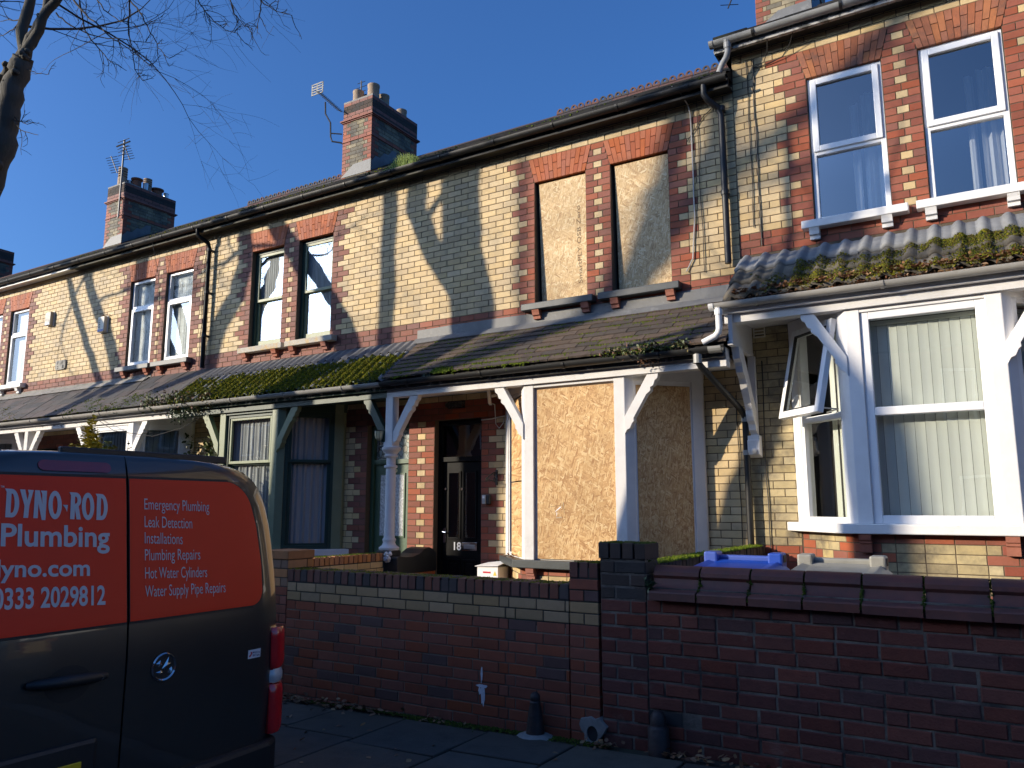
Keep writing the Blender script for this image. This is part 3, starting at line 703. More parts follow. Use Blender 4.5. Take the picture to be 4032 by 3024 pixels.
def bay(h, root, st):
    X, z0, T = h.X, h.z0, h.T
    by = empty('bay_window', (X(2.645), 7.7, z0 + .9)); by.parent = root; by.location = Vector((X(2.645), 7.7, z0 + .9)) - org(root); h.bay = by
    pm = st.get('baypost', 'white_old'); pl = st.get('baylow', pm)
    ctr = 2.645
    mir = lambda P, f: [(ctr + f * (p[0] - ctr), p[1]) for p in P]
    def plan(P, za, zb, nm, mt, f=1, bv=.005):
        b = B(); b.prism([(X(u), y) for u, y in mir(P, f)], 'z', z0 + za, z0 + zb); return b.build(nm, mt, by, bevel=bv)
    for f in (1, -1):
        plan([(3.145, 7.70), (3.268, 7.70), (3.345, 7.775), (3.27, 7.85), (3.145, 7.82)], .93, 2.905, 'post', pm, f)
        plan([(3.825, 8.255), (3.915, 8.345), (3.915, 8.398), (3.78, 8.398), (3.76, 8.31)], .93, 2.985, 'post', pm, f)
    plan([(1.36, 8.398), (1.375, 8.345), (2.02, 7.705), (3.27, 7.705), (3.915, 8.345), (3.92, 8.398)], 2.86, 2.984, 'head', st.get('head', pm))
    sp = [(1.25, 8.398), (1.90, 7.64), (3.39, 7.64), (4.04, 8.398)]
    plan(sp, .842, .93, 'sill', st.get('baysill', 'sill_dark'), 1, .008)
    # braces
    for f, mt in ((-1, pm), (1, pm)):
        b = B(); u0 = ctr + f * .625; x0 = X(u0); sgn = 1 if X(u0 + f) > x0 else -1
        scallop(b, x0, sgn, 7.685, 7.765, z0 + 2.27); b.build('brace', mt, by, bevel=.004)
    # plinth bricks
    b = B(); b.prism([(X(u), y) for u, y in [(1.405, 8.398), (1.965, 7.745), (3.325, 7.745), (3.885, 8.398)]], 'z', z0 - .2, z0 + .842); plw = b.build('plinth', 'mortar', by)
    bk = Bricks(); lb, rd = st.get('lowbuff', 'buff'), st.get('red', 'redbrick')
    faces = [((1.40, 8.398), (1.963, 7.741)), ((1.963, 7.741), (3.327, 7.741)), ((3.327, 7.741), (3.89, 8.398))]
    for (ua, ya), (ub, yb) in faces:
        A, Bq = Vector((X(ua), ya)), Vector((X(ub), yb))
        if h.s < 0: A, Bq = Bq, A
        d = Bq - A; Ln = d.length; d.normalize()
        for j in range(10):
            z = z0 + .842 - CH * (j + 1); q = QW[j % 4]
            if Ln < 1:
                for k_, (u0, u1, mt) in enumerate([(0, min(q, Ln * .4), rd), (min(q, Ln * .4), Ln - min(q, Ln * .4), lb), (Ln - min(q, Ln * .4), Ln, rd)]): bk.run((A.x, A.y), d, u0, u1, z, CH, .05, mt, off=u0)
            else:
                bk.run((A.x, A.y), d, 0, q, z, CH, .05, rd, off=0); bk.run((A.x, A.y), d, Ln - q, Ln, z, CH, .05, rd, off=Ln - q)
                bk.run((A.x, A.y), d, q, Ln - q, z, CH, .05, lb if j else rd, off=q - (.114 if j % 2 else 0))
    bk.build(plw, 60)
    for u in (2.06, 3.17):
        v = B(); v.prism([(7.745, z0 + .68), (7.69, z0 + .68), (7.69, z0 + .755), (7.675, z0 + .76), (7.675, z0 + .785), (7.66, z0 + .79), (7.655, z0 + .842), (7.745, z0 + .842)], 'x', X(u), X(u + .1 if u < 2.6 else u + .1)); v.build('corbel', 'terracotta', by)
    # glazing fields: front and two splays, each with a mapping (along, inwards, up)
    Fr = (2.145, 3.145, .93, 2.865, lambda a, d, z: (X(a), 7.735 + d, z0 + z))
    c45 = math.sqrt(.5)
    def Tsp(f):
        def t(a, d, z): return (X(ctr + f * (3.335 + a * c45 - d * c45 - ctr)), 7.785 + a * c45 + d * c45, z0 + z)
        return t
    Ls = .69
    h.fields = {'front': Fr, 'right': (0, Ls, .93, 2.865, Tsp(1)), 'left': (0, Ls, .93, 2.865, Tsp(-1))}
    kd = st.get('bay')
    if kd: kd(h, by)

def door(h, root, st):
    X, z0, T = h.X, h.z0, h.T
    dr = empty('front_door', T(.595, .1, .3)); dr.parent = root; dr.location = Vector(T(.595, .1, .3)) - org(root)
    dm = st.get('door', 'black_gloss'); u0, u1, zb, zt = .225, .965, .3, 2.652
    b = B(); P = (u0, u1, zb, zt, lambda a, d, z: T(a, d + .09, z)); frame(b, P, .055, .07, [(2.14, .06)]); b.build('frame', dm, dr)
    b = B(); b.box(X(u0 - .0), X(u1), FY + .02, FY + .18, z0 + zb - .12, z0 + zb - .002); b.build('threshold', 'concrete', dr)
    a, c = u0 + .058, u1 - .058
    b = B(); b.box(X(a), X(c), FY + .125, FY + .17, z0 + zb + .002, z0 + 2.108); lf = b.build('leaf', dm, dr)
    b = B(); pane(b, (a, c, 2.17, 2.6, T), .14); b.build('fanlight', st.get('fan', 'glass'), dr)
    b = B(); b.box(X(a), X(c), FY + .3, FY + .31, z0 + .3, z0 + 2.6); b.build('hall_dark', 'interior', dr)
    m = (a + c) / 2; gm = st.get('doorglass', 'glass_thin')
    for p, q in ((a + .1, m - .04), (m + .04, c - .1)):
        b = B(); T2 = lambda a_, d, z: T(a_, d, z)
        frame(b, (p - .02, q + .02, 1.10, 1.98, lambda a_, d, z: T(a_, d + .112, z)), .022, .016); b.build('moulding', dm, dr)
        b = B(); b.box(X(p), X(q), FY + .118, FY + .124, z0 + 1.12, z0 + 1.96); b.build('pane', gm, dr)
        b = B(); frame(b, (p - .02, q + .02, .42, .84, lambda a_, d, z: T(a_, d + .112, z)), .022, .016); b.box(X(p + .03), X(q - .03), FY + .114, FY + .125, z0 + .47, z0 + .79); b.build('lower_panel', dm, dr)
    kd = st.get('doorfit')
    if kd: kd(h, dr, m, a, c)

def chimney(h, root, st):
    X, z0, s = h.X, h.z0, h.s
    cx = X(h.W) + st.get('chx', 0); hw, y0, y1, zt = .41, 11.6, 13.12, z0 + 10.14
    ch = empty('chimney', (cx, y0, z0 + 8.4)); ch.parent = root; ch.location = Vector((cx, y0, z0 + 8.4)) - org(root); h.chim = ch
    b = B(); b.box(cx - hw + .004, cx + hw - .004, y0 + .004, y1 - .004, z0 + 7.6, zt - .44); stk = b.build('stack', 'mortar', ch)
    b = B(); b.box(cx - hw + .002, cx + hw - .002, y0 + .002, y1 - .002, zt - .44, zt - .004); b.build('head_core', 'mortar_black', ch)
    bk = Bricks(); n = 0; z = zt - CH; bf = st.get('chbuff', 'chimbuff')
    for j in range(30):
        z = zt - CH * (j + 1)
        if z < z0 + 8.1: break
        allred = j < 5 or j in (10,); q = [.113, .228][j % 2] if not allred else 0
        ms = 'pierbrick' if j < 5 else None
        for p0, d, Ln in (((cx - hw, y0), (1, 0), 2 * hw), ((cx + hw, y0), (0, 1), y1 - y0), ((cx - hw, y1), (0, -1), y1 - y0)):
            dep = .06
            if allred: bk.run(p0, d, 0, Ln, z, CH, dep, ('redbrick_mauve' if rng.random() < .6 else 'pierbrick') if j < 5 else 'redbrick', off=(.114 if j % 2 else 0))
            else:
                bk.run(p0, d, 0, q, z, CH, dep, 'redbrick', off=0); bk.run(p0, d, q, Ln - q, z, CH, dep, bf, off=q + (.0 if j % 2 else .057)); bk.run(p0, d, Ln - q, Ln, z, CH, dep, 'redbrick', off=Ln - q)
    bk.build(stk, 0)
    for zz, e, t in ((zt - CH * 5 - .03, .05, .035), (zt - CH * 5 - .055, .025, .03), (zt - CH * 11 - .012, .018, .02)):
        b = B(); b.prism([(cx - hw - e, y0 - e), (cx + hw + e, y0 - e), (cx + hw + e, y1 + e), (cx - hw - e, y1 + e)], 'z', zz, zz + t); b.build('band', 'redbrick_mauve', ch, bevel=.006)
    b = B(); b.prism([(cx - hw, y0), (cx + hw, y0), (cx + hw - .1, y1 - .1), (cx - hw + .1, y1 - .1)], 'z', zt - .01, zt + .03); b.build('flaunching', 'concrete', ch)
    b = B(); zb = lambda y: z0 + 6.30 + (y - 8.15) * 2.7 / 4.25 + .05
    b.quad((cx - hw - .01, y0 - .012, zb(y0) - .1), (cx + hw + .01, y0 - .012, zb(y0) - .1), (cx + hw + .01, y0 - .012, zb(y0) + .16), (cx - hw - .01 + .35, y0 - .012, zb(y0) + .14)); b.build('apron', 'lead', ch, fix=False)
    b = B(); V = []
    for i in range(7): 
        y = y0 + (12.4 - y0) * i / 6; V += [(cx + hw + .012, y, zb(y) - .1), (cx + hw + .012, y, zb(y) + .13 + (.05 if i % 2 else -.02))]
    b.add(V, [(2 * i, 2 * i + 2, 2 * i + 3, 2 * i + 1) for i in range(6)]); b.build('soakers', 'lead', ch, fix=False)
    for dx, dy, r, hh, kd in st.get('pots', []):
        b = B(); c = (cx + dx, y0 + dy, zt + .0)
        if kd == 'plain': b.lathe(c, [(r * 1.05, 0), (r, .03), (r * .96, hh - .06), (r * 1.02, hh - .05), (r * 1.02, hh), (r * .8, hh), (r * .75, hh - .1)], 16); m_ = 'pot'
        elif kd == 'cowl': b.lathe(c, [(r, 0), (r * .95, hh - .06), (r * 1.1, hh - .05), (r * 1.3, hh - .03), (r * 1.3, hh), (r * .6, hh + .03)], 16); m_ = 'pot_red'
        elif kd == 'metal': b.lathe(c, [(r, 0), (r, hh), (r * 1.1, hh), (r * 1.1, hh + .02), (r * .2, hh + .04)], 12); m_ = 'alu'
        else:
            b.lathe(c, [(r * 1.1, 0), (r, .05), (r, hh * .5)], 16); m_ = 'pot'
            for q in range(4): b.lathe((c[0], c[1], c[2] + hh * .5 + q * hh * .115), [(r * .8, 0), (r * .8, hh * .045), (r * 1.0, hh * .05), (r * 1.0, hh * .105), (r * .9, hh * .115)], 16)
        b.build('chimney_pot', m_, ch, smooth=45)
# ================================================================ lettering (flat print)
_TX = {}
def text_mesh(s, bold=0.0, shear=0.0):
    k = (s, bold, shear)
    if k not in _TX:
        cu = bpy.data.curves.new('txt', 'FONT'); cu.body = s; cu.offset = bold; cu.shear = shear; cu.resolution_u = 4
        o = bpy.data.objects.new('txt', cu); COL.objects.link(o)
        dg = bpy.context.evaluated_depsgraph_get(); dg.update()
        me = bpy.data.meshes.new_from_object(o.evaluated_get(dg))
        V = [tuple(v.co) for v in me.vertices]; F = [tuple(p.vertices) for p in me.polygons]
        bpy.data.objects.remove(o); bpy.data.curves.remove(cu); bpy.data.meshes.remove(me)
        x0, x1 = min(v[0] for v in V), max(v[0] for v in V); y0, y1 = min(v[1] for v in V), max(v[1] for v in V)
        _TX[k] = ([((v[0] - x0) / (x1 - x0), (v[1] - y0) / (y1 - y0)) for v in V], F)
    return _TX[k]
def fill_mesh(polys):
    """outlines (with counters) filled to faces, scaled to a unit box"""
    cu = bpy.data.curves.new('txt', 'CURVE'); cu.dimensions = '2D'; cu.fill_mode = 'BOTH'
    for P in polys:
        s_ = cu.splines.new('POLY'); s_.points.add(len(P) - 1); s_.use_cyclic_u = True
        for q, (x, y) in zip(s_.points, P): q.co = (x, y, 0, 1)
    o = bpy.data.objects.new('txt', cu); COL.objects.link(o); dg = bpy.context.evaluated_depsgraph_get(); dg.update()
    me = bpy.data.meshes.new_from_object(o.evaluated_get(dg)); V = [tuple(v.co) for v in me.vertices]; F = [tuple(q.vertices) for q in me.polygons]
    bpy.data.objects.remove(o); bpy.data.curves.remove(cu); bpy.data.meshes.remove(me)
    x0, x1 = min(v[0] for v in V), max(v[0] for v in V); y0, y1 = min(v[1] for v in V), max(v[1] for v in V)
    return [((v[0] - x0) / (x1 - x0), (v[1] - y0) / (y1 - y0)) for v in V], F
def lettering(parent, s, mat, fmap, bold=0, shear=0, name='lettering'):
    V, F = text_mesh(s, bold, shear); b = B(); b.add([fmap(x, y) for x, y in V], F); return b.build(name, mat, parent, fix=False)

# ================================================================ windows of the upper floor
def up_upvc_big(h, wn, i, P):
    a0, a1, z0, z1, T = P; T1 = lambda a, d, z: T(a, d + .035, z); zt = z0 + .77
    b = B(); frame(b, (a0, a1, z0, z1, T1), .05, .07, [(zt, .05)]); b.build('frame', 'upvc', wn, bevel=.004)
    b = B(); T0 = lambda a, d, z: T(a, d + .012, z); frame(b, (a0 + .028, a1 - .028, zt + .012, z1 - .03, T0), .062, .06); b.build('opening_sash', 'upvc', wn, bevel=.006)
    b = B(); pane(b, (a0 + .08, a1 - .08, zt + .06, z1 - .08, T), .05); b.build('pane', 'glass_sky', wn)
    b = B(); pane(b, (a0 + .045, a1 - .045, z0 + .045, zt - .02, T), .075); b.build('pane', 'glass_sky', wn)
    sg = 1 if h.s > 0 else -1
    lo, hi = (a0 + .02, a0 + .24) if h.s < 0 else (a1 - .24, a1 - .02)
    b = B(); drape(b, (lo, hi, z0 + .02, z1 - .22 * (1 if i else 1.2), T), .24, .035, .11, 3 + i); b.build('curtain', 'curtain', wn, fix=False)
    b = B(); drape(b, (lo - .1 if h.s > 0 else hi + .03, lo - .02 if h.s > 0 else hi + .11, z0 + .02, z1 - .3, T), .26, .03, .08, 9 + i); b.build('curtain', 'curtain', wn, fix=False)
    b = B(); pane(b, (a0, a1, z0, z1, T), .8); b.build('room_dark', 'interior', wn)
def up_board(h, wn, i, P):
    a0, a1, z0, z1, T = P
    b = B(); V = []
    for a in (a0 + .035, a1 - .003):
        for z, d in ((z0 + .003, .115), (z1 - .02, .045)): V += [T(a, d, z), T(a, d + .012, z)]
    b.add(V, [(0, 4, 6, 2), (1, 3, 7, 5), (0, 1, 5, 4), (2, 6, 7, 3), (0, 2, 3, 1), (4, 5, 7, 6)]); bd = b.build('board', 'osb_pale', wn)
    b = B(); frame(b, (a0, a1, z0, z1, lambda a, d, z: T(a, d + .14, z)), .06, .05); b.build('frame', 'black_gloss', wn)
    if i == 0:                                        # printed mark running up the sheet, near its right edge
        def fm(x, y):
            z = z0 + .22 + 1.0 * x; d = .115 + (.045 - .115) * (z - z0) / (z1 - z0 - .02)
            return T(a1 - .105 - .055 * y, d - .0015, z)
        lettering(bd, 'SmartPLY OSB Zero', 'ink_faint', fm, .0)
def up_sash(h, wn, i, P):
    a0, a1, z0, z1, T = P; zm = z0 + .80
    b = B(); frame(b, (a0, a1, z0, z1, lambda a, d, z: T(a, d + .075, z)), .05, .08); b.build('frame', 'green_dark', wn)
    b = B(); frame(b, (a0 + .045, a1 - .045, zm - .02, z1 - .05, lambda a, d, z: T(a, d + .085, z)), .045, .03); b.build('upper_sash', 'green_light', wn, bevel=.003)
    b = B(); frame(b, (a0 + .045, a1 - .045, z0 + .04, zm + .02, lambda a, d, z: T(a, d + .116, z)), .045, .03, []); b.box(h.X(a0 + .05), h.X(a1 - .05), FY + .114, FY + .147, h.z0 + z0 + .03, h.z0 + z0 + .13); b.build('lower_sash', 'green_light', wn, bevel=.003)
    b = B(); pane(b, (a0 + .08, a1 - .08, zm + .01, z1 - .08, T), .10); b.build('pane', 'glass_net', wn)
    b = B(); pane(b, (a0 + .08, a1 - .08, z0 + .1, zm, T), .13); b.build('pane', 'glass_net', wn)
    b = B(); drape(b, (a0 + .05, a1 - .05, z0 + .03, z1 - .05, T), .155, .004, .05, 20 + i); b.build('net_curtain', 'net', wn, fix=False)
def up_upvc_pair(h, wn, i, P):
    a0, a1, z0, z1, T = P; zt = z1 - .52 if h.name != 'low' else z0 + .6
    b = B(); frame(b, (a0, a1, z0, z1, lambda a, d, z: T(a, d + .05, z)), .055, .07, [(zt, .07)]); b.build('frame', 'upvc', wn, bevel=.004)
    b = B(); frame(b, (a0 + .03, a1 - .03, z0 + .03, zt - .015, lambda a, d, z: T(a, d + .032, z)), .06, .05); b.build('opening_sash', 'upvc', wn, bevel=.005)
    b = B(); pane(b, (a0 + .05, a1 - .05, zt + .03, z1 - .05, T), .08); b.build('pane', 'glass_net', wn)
    b = B(); pane(b, (a0 + .08, a1 - .08, z0 + .08, zt - .06, T), .065); b.build('pane', 'glass_net', wn)
    b = B(); drape(b, (a0 + .04, a1 - .04, z0 + .03, z1 - .04, T), .14, .004, .06, 30 + i); b.build('net_curtain', 'frost_soft', wn, fix=False)

# ================================================================ bay windows
def mapd(P, dd, **k):
    a0, a1, z0, z1, T = P; return (k.get('a0', a0), k.get('a1', a1), k.get('z0', z0), k.get('z1', z1), lambda a, d, z: T(a, d + dd, z))
def slab(b, P, th):
    a0, a1, z0, z1, T = P
    V = [T(u, v, w_) for u, v, w_ in ((a0, 0, z0), (a1, 0, z0), (a1, th, z0), (a0, th, z0), (a0, 0, z1), (a1, 0, z1), (a1, th, z1), (a0, th, z1))]
    b.add(V, [(0, 3, 2, 1), (4, 5, 6, 7), (0, 1, 5, 4), (1, 2, 6, 5), (2, 3, 7, 6), (3, 0, 4, 7)])
def bay_boarded(h, by):
    F = h.fields
    b = B(); frame(b, mapd(F['front'], .02), .03, .05); b.build('frame', 'white_timber', by)
    b = B(); slab(b, mapd(F['front'], -.004, a0=2.178, a1=3.142, z0=.945, z1=2.838), .011); bd = b.build('board', 'osb', by)
    X, z0 = h.X, h.z0
    for dx, dz, L_, an, mt in ((0, 0, .16, .12, 'ink_faint'), (.02, -.04, .09, .6, 'paper'), (.09, -.02, .12, 1.6, 'card'), (.0, -.10, .05, 1.2, 'paper'), (.03, -.13, .08, .05, 'card')):   # torn tape and a scrap of paper
        b = B(); cx, cz = X(2.42) + dx, z0 + 1.52 + dz; c_, s_ = math.cos(an) * L_ / 2, math.sin(an) * L_ / 2; wq = .004 if L_ > .1 else .012
        b.add([(cx - c_, 7.7295, cz - s_), (cx + c_, 7.7295, cz + s_), (cx + c_ - .01, 7.7295, cz + s_ + wq), (cx - c_ + .004, 7.7295, cz - s_ + wq)], [(0, 1, 2, 3)]); b.build('tape_scrap', mt, bd, fix=False)
    for sd in ('left', 'right'):
        P = F[sd]
        b = B(); frame(b, mapd(P, .0), .05, .05); b.build('frame', 'white_timber' if sd == 'right' else 'white_old', by)
        if sd == 'right':
            b = B(); slab(b, mapd(P, -.006, a0=.03, a1=.66, z0=.945, z1=2.81), .011); b.build('board', 'osb', by)
        else:
            for za, zb in ((.945, 1.80), (1.815, 2.79)):
                b = B(); slab(b, mapd(P, -.006, a0=.02, a1=.52, z0=za, z1=zb), .011); b.build('board', 'osb', by)
            b = B(); slab(b, mapd(P, .04), .01); b.build('room_dark', 'interior', by)
def sash_field(by, P, seed, fm, fl, nets, zm=2.17):
    b = B(); frame(b, mapd(P, .0), .05, .09); b.build('frame', fm, by, bevel=.003)
    b = B(); frame(b, mapd(P, .012, a0=P[0] + .05, a1=P[1] - .05, z0=zm - .03, z1=P[3] - .045), .04, .035); b.build('upper_sash', fl, by, bevel=.003)
    b = B(); frame(b, mapd(P, .05, a0=P[0] + .05, a1=P[1] - .05, z0=P[2] + .03, z1=zm + .0), .05, .035); b.build('lower_sash', fm, by, bevel=.003)
    b = B(); pane(b, mapd(P, .03, a0=P[0] + .08, a1=P[1] - .08, z0=zm, z1=P[3] - .08), 0); b.build('pane', 'glass_net', by)
    b = B(); pane(b, mapd(P, .068, a0=P[0] + .09, a1=P[1] - .09, z0=P[2] + .07, z1=zm - .03), 0); b.build('pane', 'glass_net', by)
    b = B(); drape(b, mapd(P, .11, a0=P[0] + .04, a1=P[1] - .04, z0=P[2] + .02, z1=P[3] - .03), 0, .012, .075, seed); b.build('net_curtain', nets, by, fix=False)
def bay_green(h, by):
    for k, sd in enumerate(('front', 'right', 'left')): sash_field(by, h.fields[sd], 50 + k, 'green_dark', 'green_light' if sd == 'front' else 'green_dark', 'net' if sd == 'front' else 'net_grey')  # splay sashes take the darker green to stand for their shade
def blinds(by, P, a0, a1, za, zb, dd, wd=.085):
    a = a0; i = 0
    while a < a1 - .01:
        b = B(); T = P[4]; n = 3; V = []
        for q in range(n + 1):
            f = q / n; aa = a + (wd - .003) * f; o = dd + .008 * (1 - f) + .004 * math.sin(f * 3.14)
            V += [T(aa, o, za), T(aa, o, zb)]
        b.add(V, [(2 * q, 2 * q + 2, 2 * q + 3, 2 * q + 1) for q in range(n)]); ob = b.build('blind_slat', 'blind', by, fix=False); a += wd; i += 1
        for p in ob.data.polygons: p.use_smooth = True
    b = B(); slab(b, mapd(P, dd - .02, a0=a0, a1=a1, z0=zb, z1=zb + .035), .04); b.build('blind_rail', 'blind', by)
def bay_white(h, by):
    for k, sd in enumerate(('front', 'right', 'left')):
        P = h.fields[sd]; zt = 1.935 if h.z0 > .2 else 2.3
        b = B(); frame(b, mapd(P, -.012), .07, .09, [(zt, .075)] if not (h.z0 < .2) else []); b.build('frame', 'upvc', by, bevel=.006)
        b = B(); frame(b, mapd(P, .0, a0=P[0] + .07, a1=P[1] - .07, z0=P[2] + .07, z1=P[3] - .07), .022, .05); b.build('bead', 'upvc', by)
        b = B(); pane(b, mapd(P, .03, a0=P[0] + .06, a1=P[1] - .06, z0=P[2] + .06, z1=P[3] - .06), 0); b.build('pane', 'glass', by)
        blinds(by, P, P[0] + .03, P[1] - .03, P[2] + .05, P[3] - .1, .075)
        b = B(); slab(b, mapd(P, .30), .01); b.build('room_dark', 'interior', by)
def bay_white_open(h, by):
    P = h.fields['front']; zt = 1.935
    b = B(); frame(b, mapd(P, -.012), .075, .09, [(zt, .075)]); b.build('frame', 'upvc', by, bevel=.006)
    for za, zb in ((P[2] + .06, zt - .03), (zt + .03, P[3] - .06)):
        b = B(); pane(b, mapd(P, .03, a0=P[0] + .06, a1=P[1] - .06, z0=za, z1=zb), 0); b.build('pane', 'glass', by)
    blinds(by, P, P[0] + .03, P[1] - .03, P[2] + .06, P[3] - .11, .13)
    b = B(); slab(b, mapd(P, .40), .01); b.build('room_dark', 'interior', by)
    for sd in ('right', 'left'):
        P = h.fields[sd]
        b = B(); frame(b, mapd(P, -.005), .055, .09, [(zt, .06)]); b.build('frame', 'upvc', by, bevel=.006)
        b = B(); pane(b, mapd(P, .04, a0=P[0] + .05, a1=P[1] - .05, z0=P[2] + .05, z1=zt - .02), 0); b.build('pane', 'glass', by)
        b = B(); slab(b, mapd(P, .30), .01); b.build('room_dark', 'interior', by)
        if sd == 'left':
            b = B(); pane(b, mapd(P, .04, a0=P[0] + .05, a1=P[1] - .05, z0=zt, z1=P[3] - .05), 0); b.build('pane', 'glass', by)
            blinds(by, P, P[0] + .03, P[1] - .03, P[2] + .06, P[3] - .11, .13)
        else:
            for a in (.05, .14, .23, .33): 
                b = B(); drape(b, mapd(P, .16, a0=P[0] + a, a1=P[0] + a + .075, z0=P[2] + .05, z1=P[3] - .1), 0, .004, .1, int(a * 100)); b.build('blind_slat', 'blind', by, fix=False)
            an = R(13); zh = P[3] - .02; T = P[4]
            def Tt(a, d, z, T=T):
                q = zh - z; return T(a, d * math.cos(an) - q * math.sin(an) - .012, zh - q * math.cos(an) - d * math.sin(an))
            Q = (P[0] + .02, P[1] - .02, zt - .015, zh, Tt)
            b = B(); frame(b, (Q[0], Q[1], Q[2], Q[3], lambda a, d, z: Tt(a, d - .05, z)), .07, .06); b.build('open_casement', 'upvc', by, bevel=.006)
            b = B(); pane(b, (Q[0] + .06, Q[1] - .06, Q[2] + .06, Q[3] - .06, Tt), -.02); b.build('pane', 'glass', by)
            b = B(); frame(b, (Q[0] + .065, Q[1] - .065, Q[2] + .065, Q[3] - .065, lambda a, d, z: Tt(a, d - .052, z)), .012, .03); b.build('gasket', 'seal', by)
            b = B(); b.tube([Tt(.12, 0, zt + .05), T(.12, .02, zt + .06), T(.3, .03, zt + .05)], .008, 6); b.build('stay', 'alu', by)

# ================================================================ door furniture
def text_on(dr, h, s, u0, u1, z0_, z1_, dep, mat, bold=.0):
    X, T = h.X, h.T; xa, xb = sorted((X(u0), X(u1)))
    lettering(dr, s, mat, lambda x, y: (xa + (xb - xa) * x, FY + dep, h.z0 + z0_ + (z1_ - z0_) * y), bold, name='number')
def fit18(h, dr, m, a, c):
    X, z0 = h.X, h.z0
    text_on(dr, h, '18', m - .125, m - .01, .955, 1.06, .1205, 'sticker_white', .02)
    b = B(); b.box(X(m + .005), X(m + .245), FY + .112, FY + .1245, z0 + .955, z0 + 1.06); pl = b.build('letterbox', 'chrome', dr, bevel=.004)
    b = B(); b.box(X(m + .04), X(m + .21), FY + .108, FY + .113, z0 + .98, z0 + 1.03); b.build('flap', 'alu', pl, bevel=.004)
    for u, z in ((a + .045, 1.75), (m, 1.745)):
        b = B(); b.lathe((X(u), FY + .108, z0 + z), [(.016, 0), (.018, .01), (.018, .018)], 12, 'y'); b.build('lock', 'chrome', dr)
    b = B(); b.box(X(a + .02), X(a + .055), FY + .113, FY + .124, z0 + 1.05, z0 + 1.24); b.tube([(X(a + .037), FY + .1, z0 + 1.19), (X(a + .037), FY + .075, z0 + 1.19), (X(a + .09), FY + .07, z0 + 1.18)], .009, 8); b.build('handle', 'chrome', dr)
def fit16(h, dr, m, a, c):
    X, z0 = h.X, h.z0
    text_on(dr, h, '16', m - .09, m + .055, 1.985, 2.085, .1205, 'brass', .015)
    b = B(); b.box(X(m - .12), X(m + .13), FY + .112, FY + .1245, z0 + .87, z0 + .95); b.build('letterbox', 'iron_black', dr, bevel=.004)
    b = B(); b.lathe((X(m), FY + .108, z0 + 1.62), [(.013, 0), (.015, .01), (.015, .018)], 10, 'y'); b.build('lock', 'chrome', dr)

# ================================================================ the houses, from left to right
pots_a = [(-.2, .22, .12, .34, 'plain'), (.16, .3, .13, .42, 'plain'), (.18, .62, .12, .32, 'plain'), (.12, 1.3, .12, .30, 'plain')]
pots_b = [(-.1, .2, .12, .62, 'louvre'), (.1, .5, .12, .34, 'cowl'), (-.05, .38, .07, .26, 'metal'), (.05, .85, .115, .50, 'louvre'), (.2, .7, .07, .24, 'metal'), (.1, 1.12, .14, .26, 'cowl'), (.1, 1.4, .07, .22, 'metal')]
NB = dict(red='redbrick_mauve', upper=up_upvc_pair, bay=bay_white, corbel='white_stone', sill='white_stone', fascia='fascia_white', ctile='slate', flash=(0, 4.37, 3.86), flashmat='concrete', cgutter='grey_white_gutter')
House.name = ''
house('terraced_house', -28.35, 1, 0, 4.37, 'terraced house well outside the left edge of the photo', dict(NB, pots=pots_b), False)
house('terraced_house', -19.62, -1, 0, 4.37, 'terraced house just outside the left edge of the photo', dict(NB), False)
h8 = house('terraced_house', -28.35, -1, 0, 4.37, 'most distant terraced house at far left, only its dark chimney showing', dict(NB, chimney=True, pots=[(-.2, .3, .11, .3, 'plain'), (.1, .4, .12, .28, 'cowl')], chx=4.37), False)
h12 = house('terraced_house', -15.26, -1, 0, 4.36, 'terraced house at the left edge with white upvc windows and white window sills', dict(NB, chimney=True, pots=pots_b), True)
h14 = house('terraced_house', -15.26, 1, 0, 4.33, 'terraced house with white windows, two alarm boxes and grey slate porch roof', dict(red='redbrick_mauve', upper=up_upvc_pair, bay=bay_white, sill='sill_grey', fascia='fascia_mossy_shaded', gutter='black_plastic', ctile='slate', flash=(0, 2.6, 3.86), flashmat='concrete', cgutter='grey_white_gutter', cfascia='white_old', castcol=False, baypost='white_timber', crest=True, doorglass='interior'), True)
h16 = house('terraced_house', -6.555, -1, 0, 4.375, 'terraced house with green painted sash windows and a mossy corrugated porch roof', dict(red='redbrick_mauve', upper=up_sash, bay=bay_green, sill=['sill_peel', 'sill_peel'], fascia='fascia_mossy_shaded', gutter='black_plastic', ctile='corr', cgutter='grey_plastic', cfascia='fascia_green', beam='green_dark', csoffit='green_dark', baypost='green_light', head='green_dark', baysill='white_stone', door='green_mid', fan='leaded_glass', doorglass='frosted', doorfit=fit16, chimney=True, pots=pots_a, flash=None), True)
h18 = house('terraced_house', -6.555, 1, 0, 4.385, 'boarded-up terraced house with chipboard over the bay and upper windows', dict(upper=up_board, bay=bay_boarded, sill='sill_dark', fascia='fascia_black', ctile='clay', cfascia='fascia_scruffy', castcol=True, post='white_old', brace2='green_dark', flash=(-.1, 4.385, 3.94), doorfit=fit18, crest=True, lowbuff='buff', baysill='sill_dark'), True)
h20 = house('terraced_house', 2.215, -1, .43, 4.385, 'right-hand terraced house with white windows, open casement and mossy pantiled porch roof', dict(buff='buff', red='redbrick', arch='archbrick_dirty', lowbuff='buff_sooty', upper=up_upvc_big, bay=bay_white_open, sill='white_stone', corbel='white_stone', fascia='fascia_peel', gutter='grey_plastic', ctile='pantile', cgutter='grey_white_gutter', cfascia='white_timber', beam='white_old', csoffit='white_old', baypost='white_timber', baysill='white_stone', chimney=True, pots=[(.1, .3, .12, .4, 'plain'), (-.15, .8, .12, .4, 'plain')], step=True), True)
house('terraced_house', 2.215, 1, .43, 4.385, 'terraced house just outside the right edge of the photo', dict(NB, fascia='fascia_black'), False)
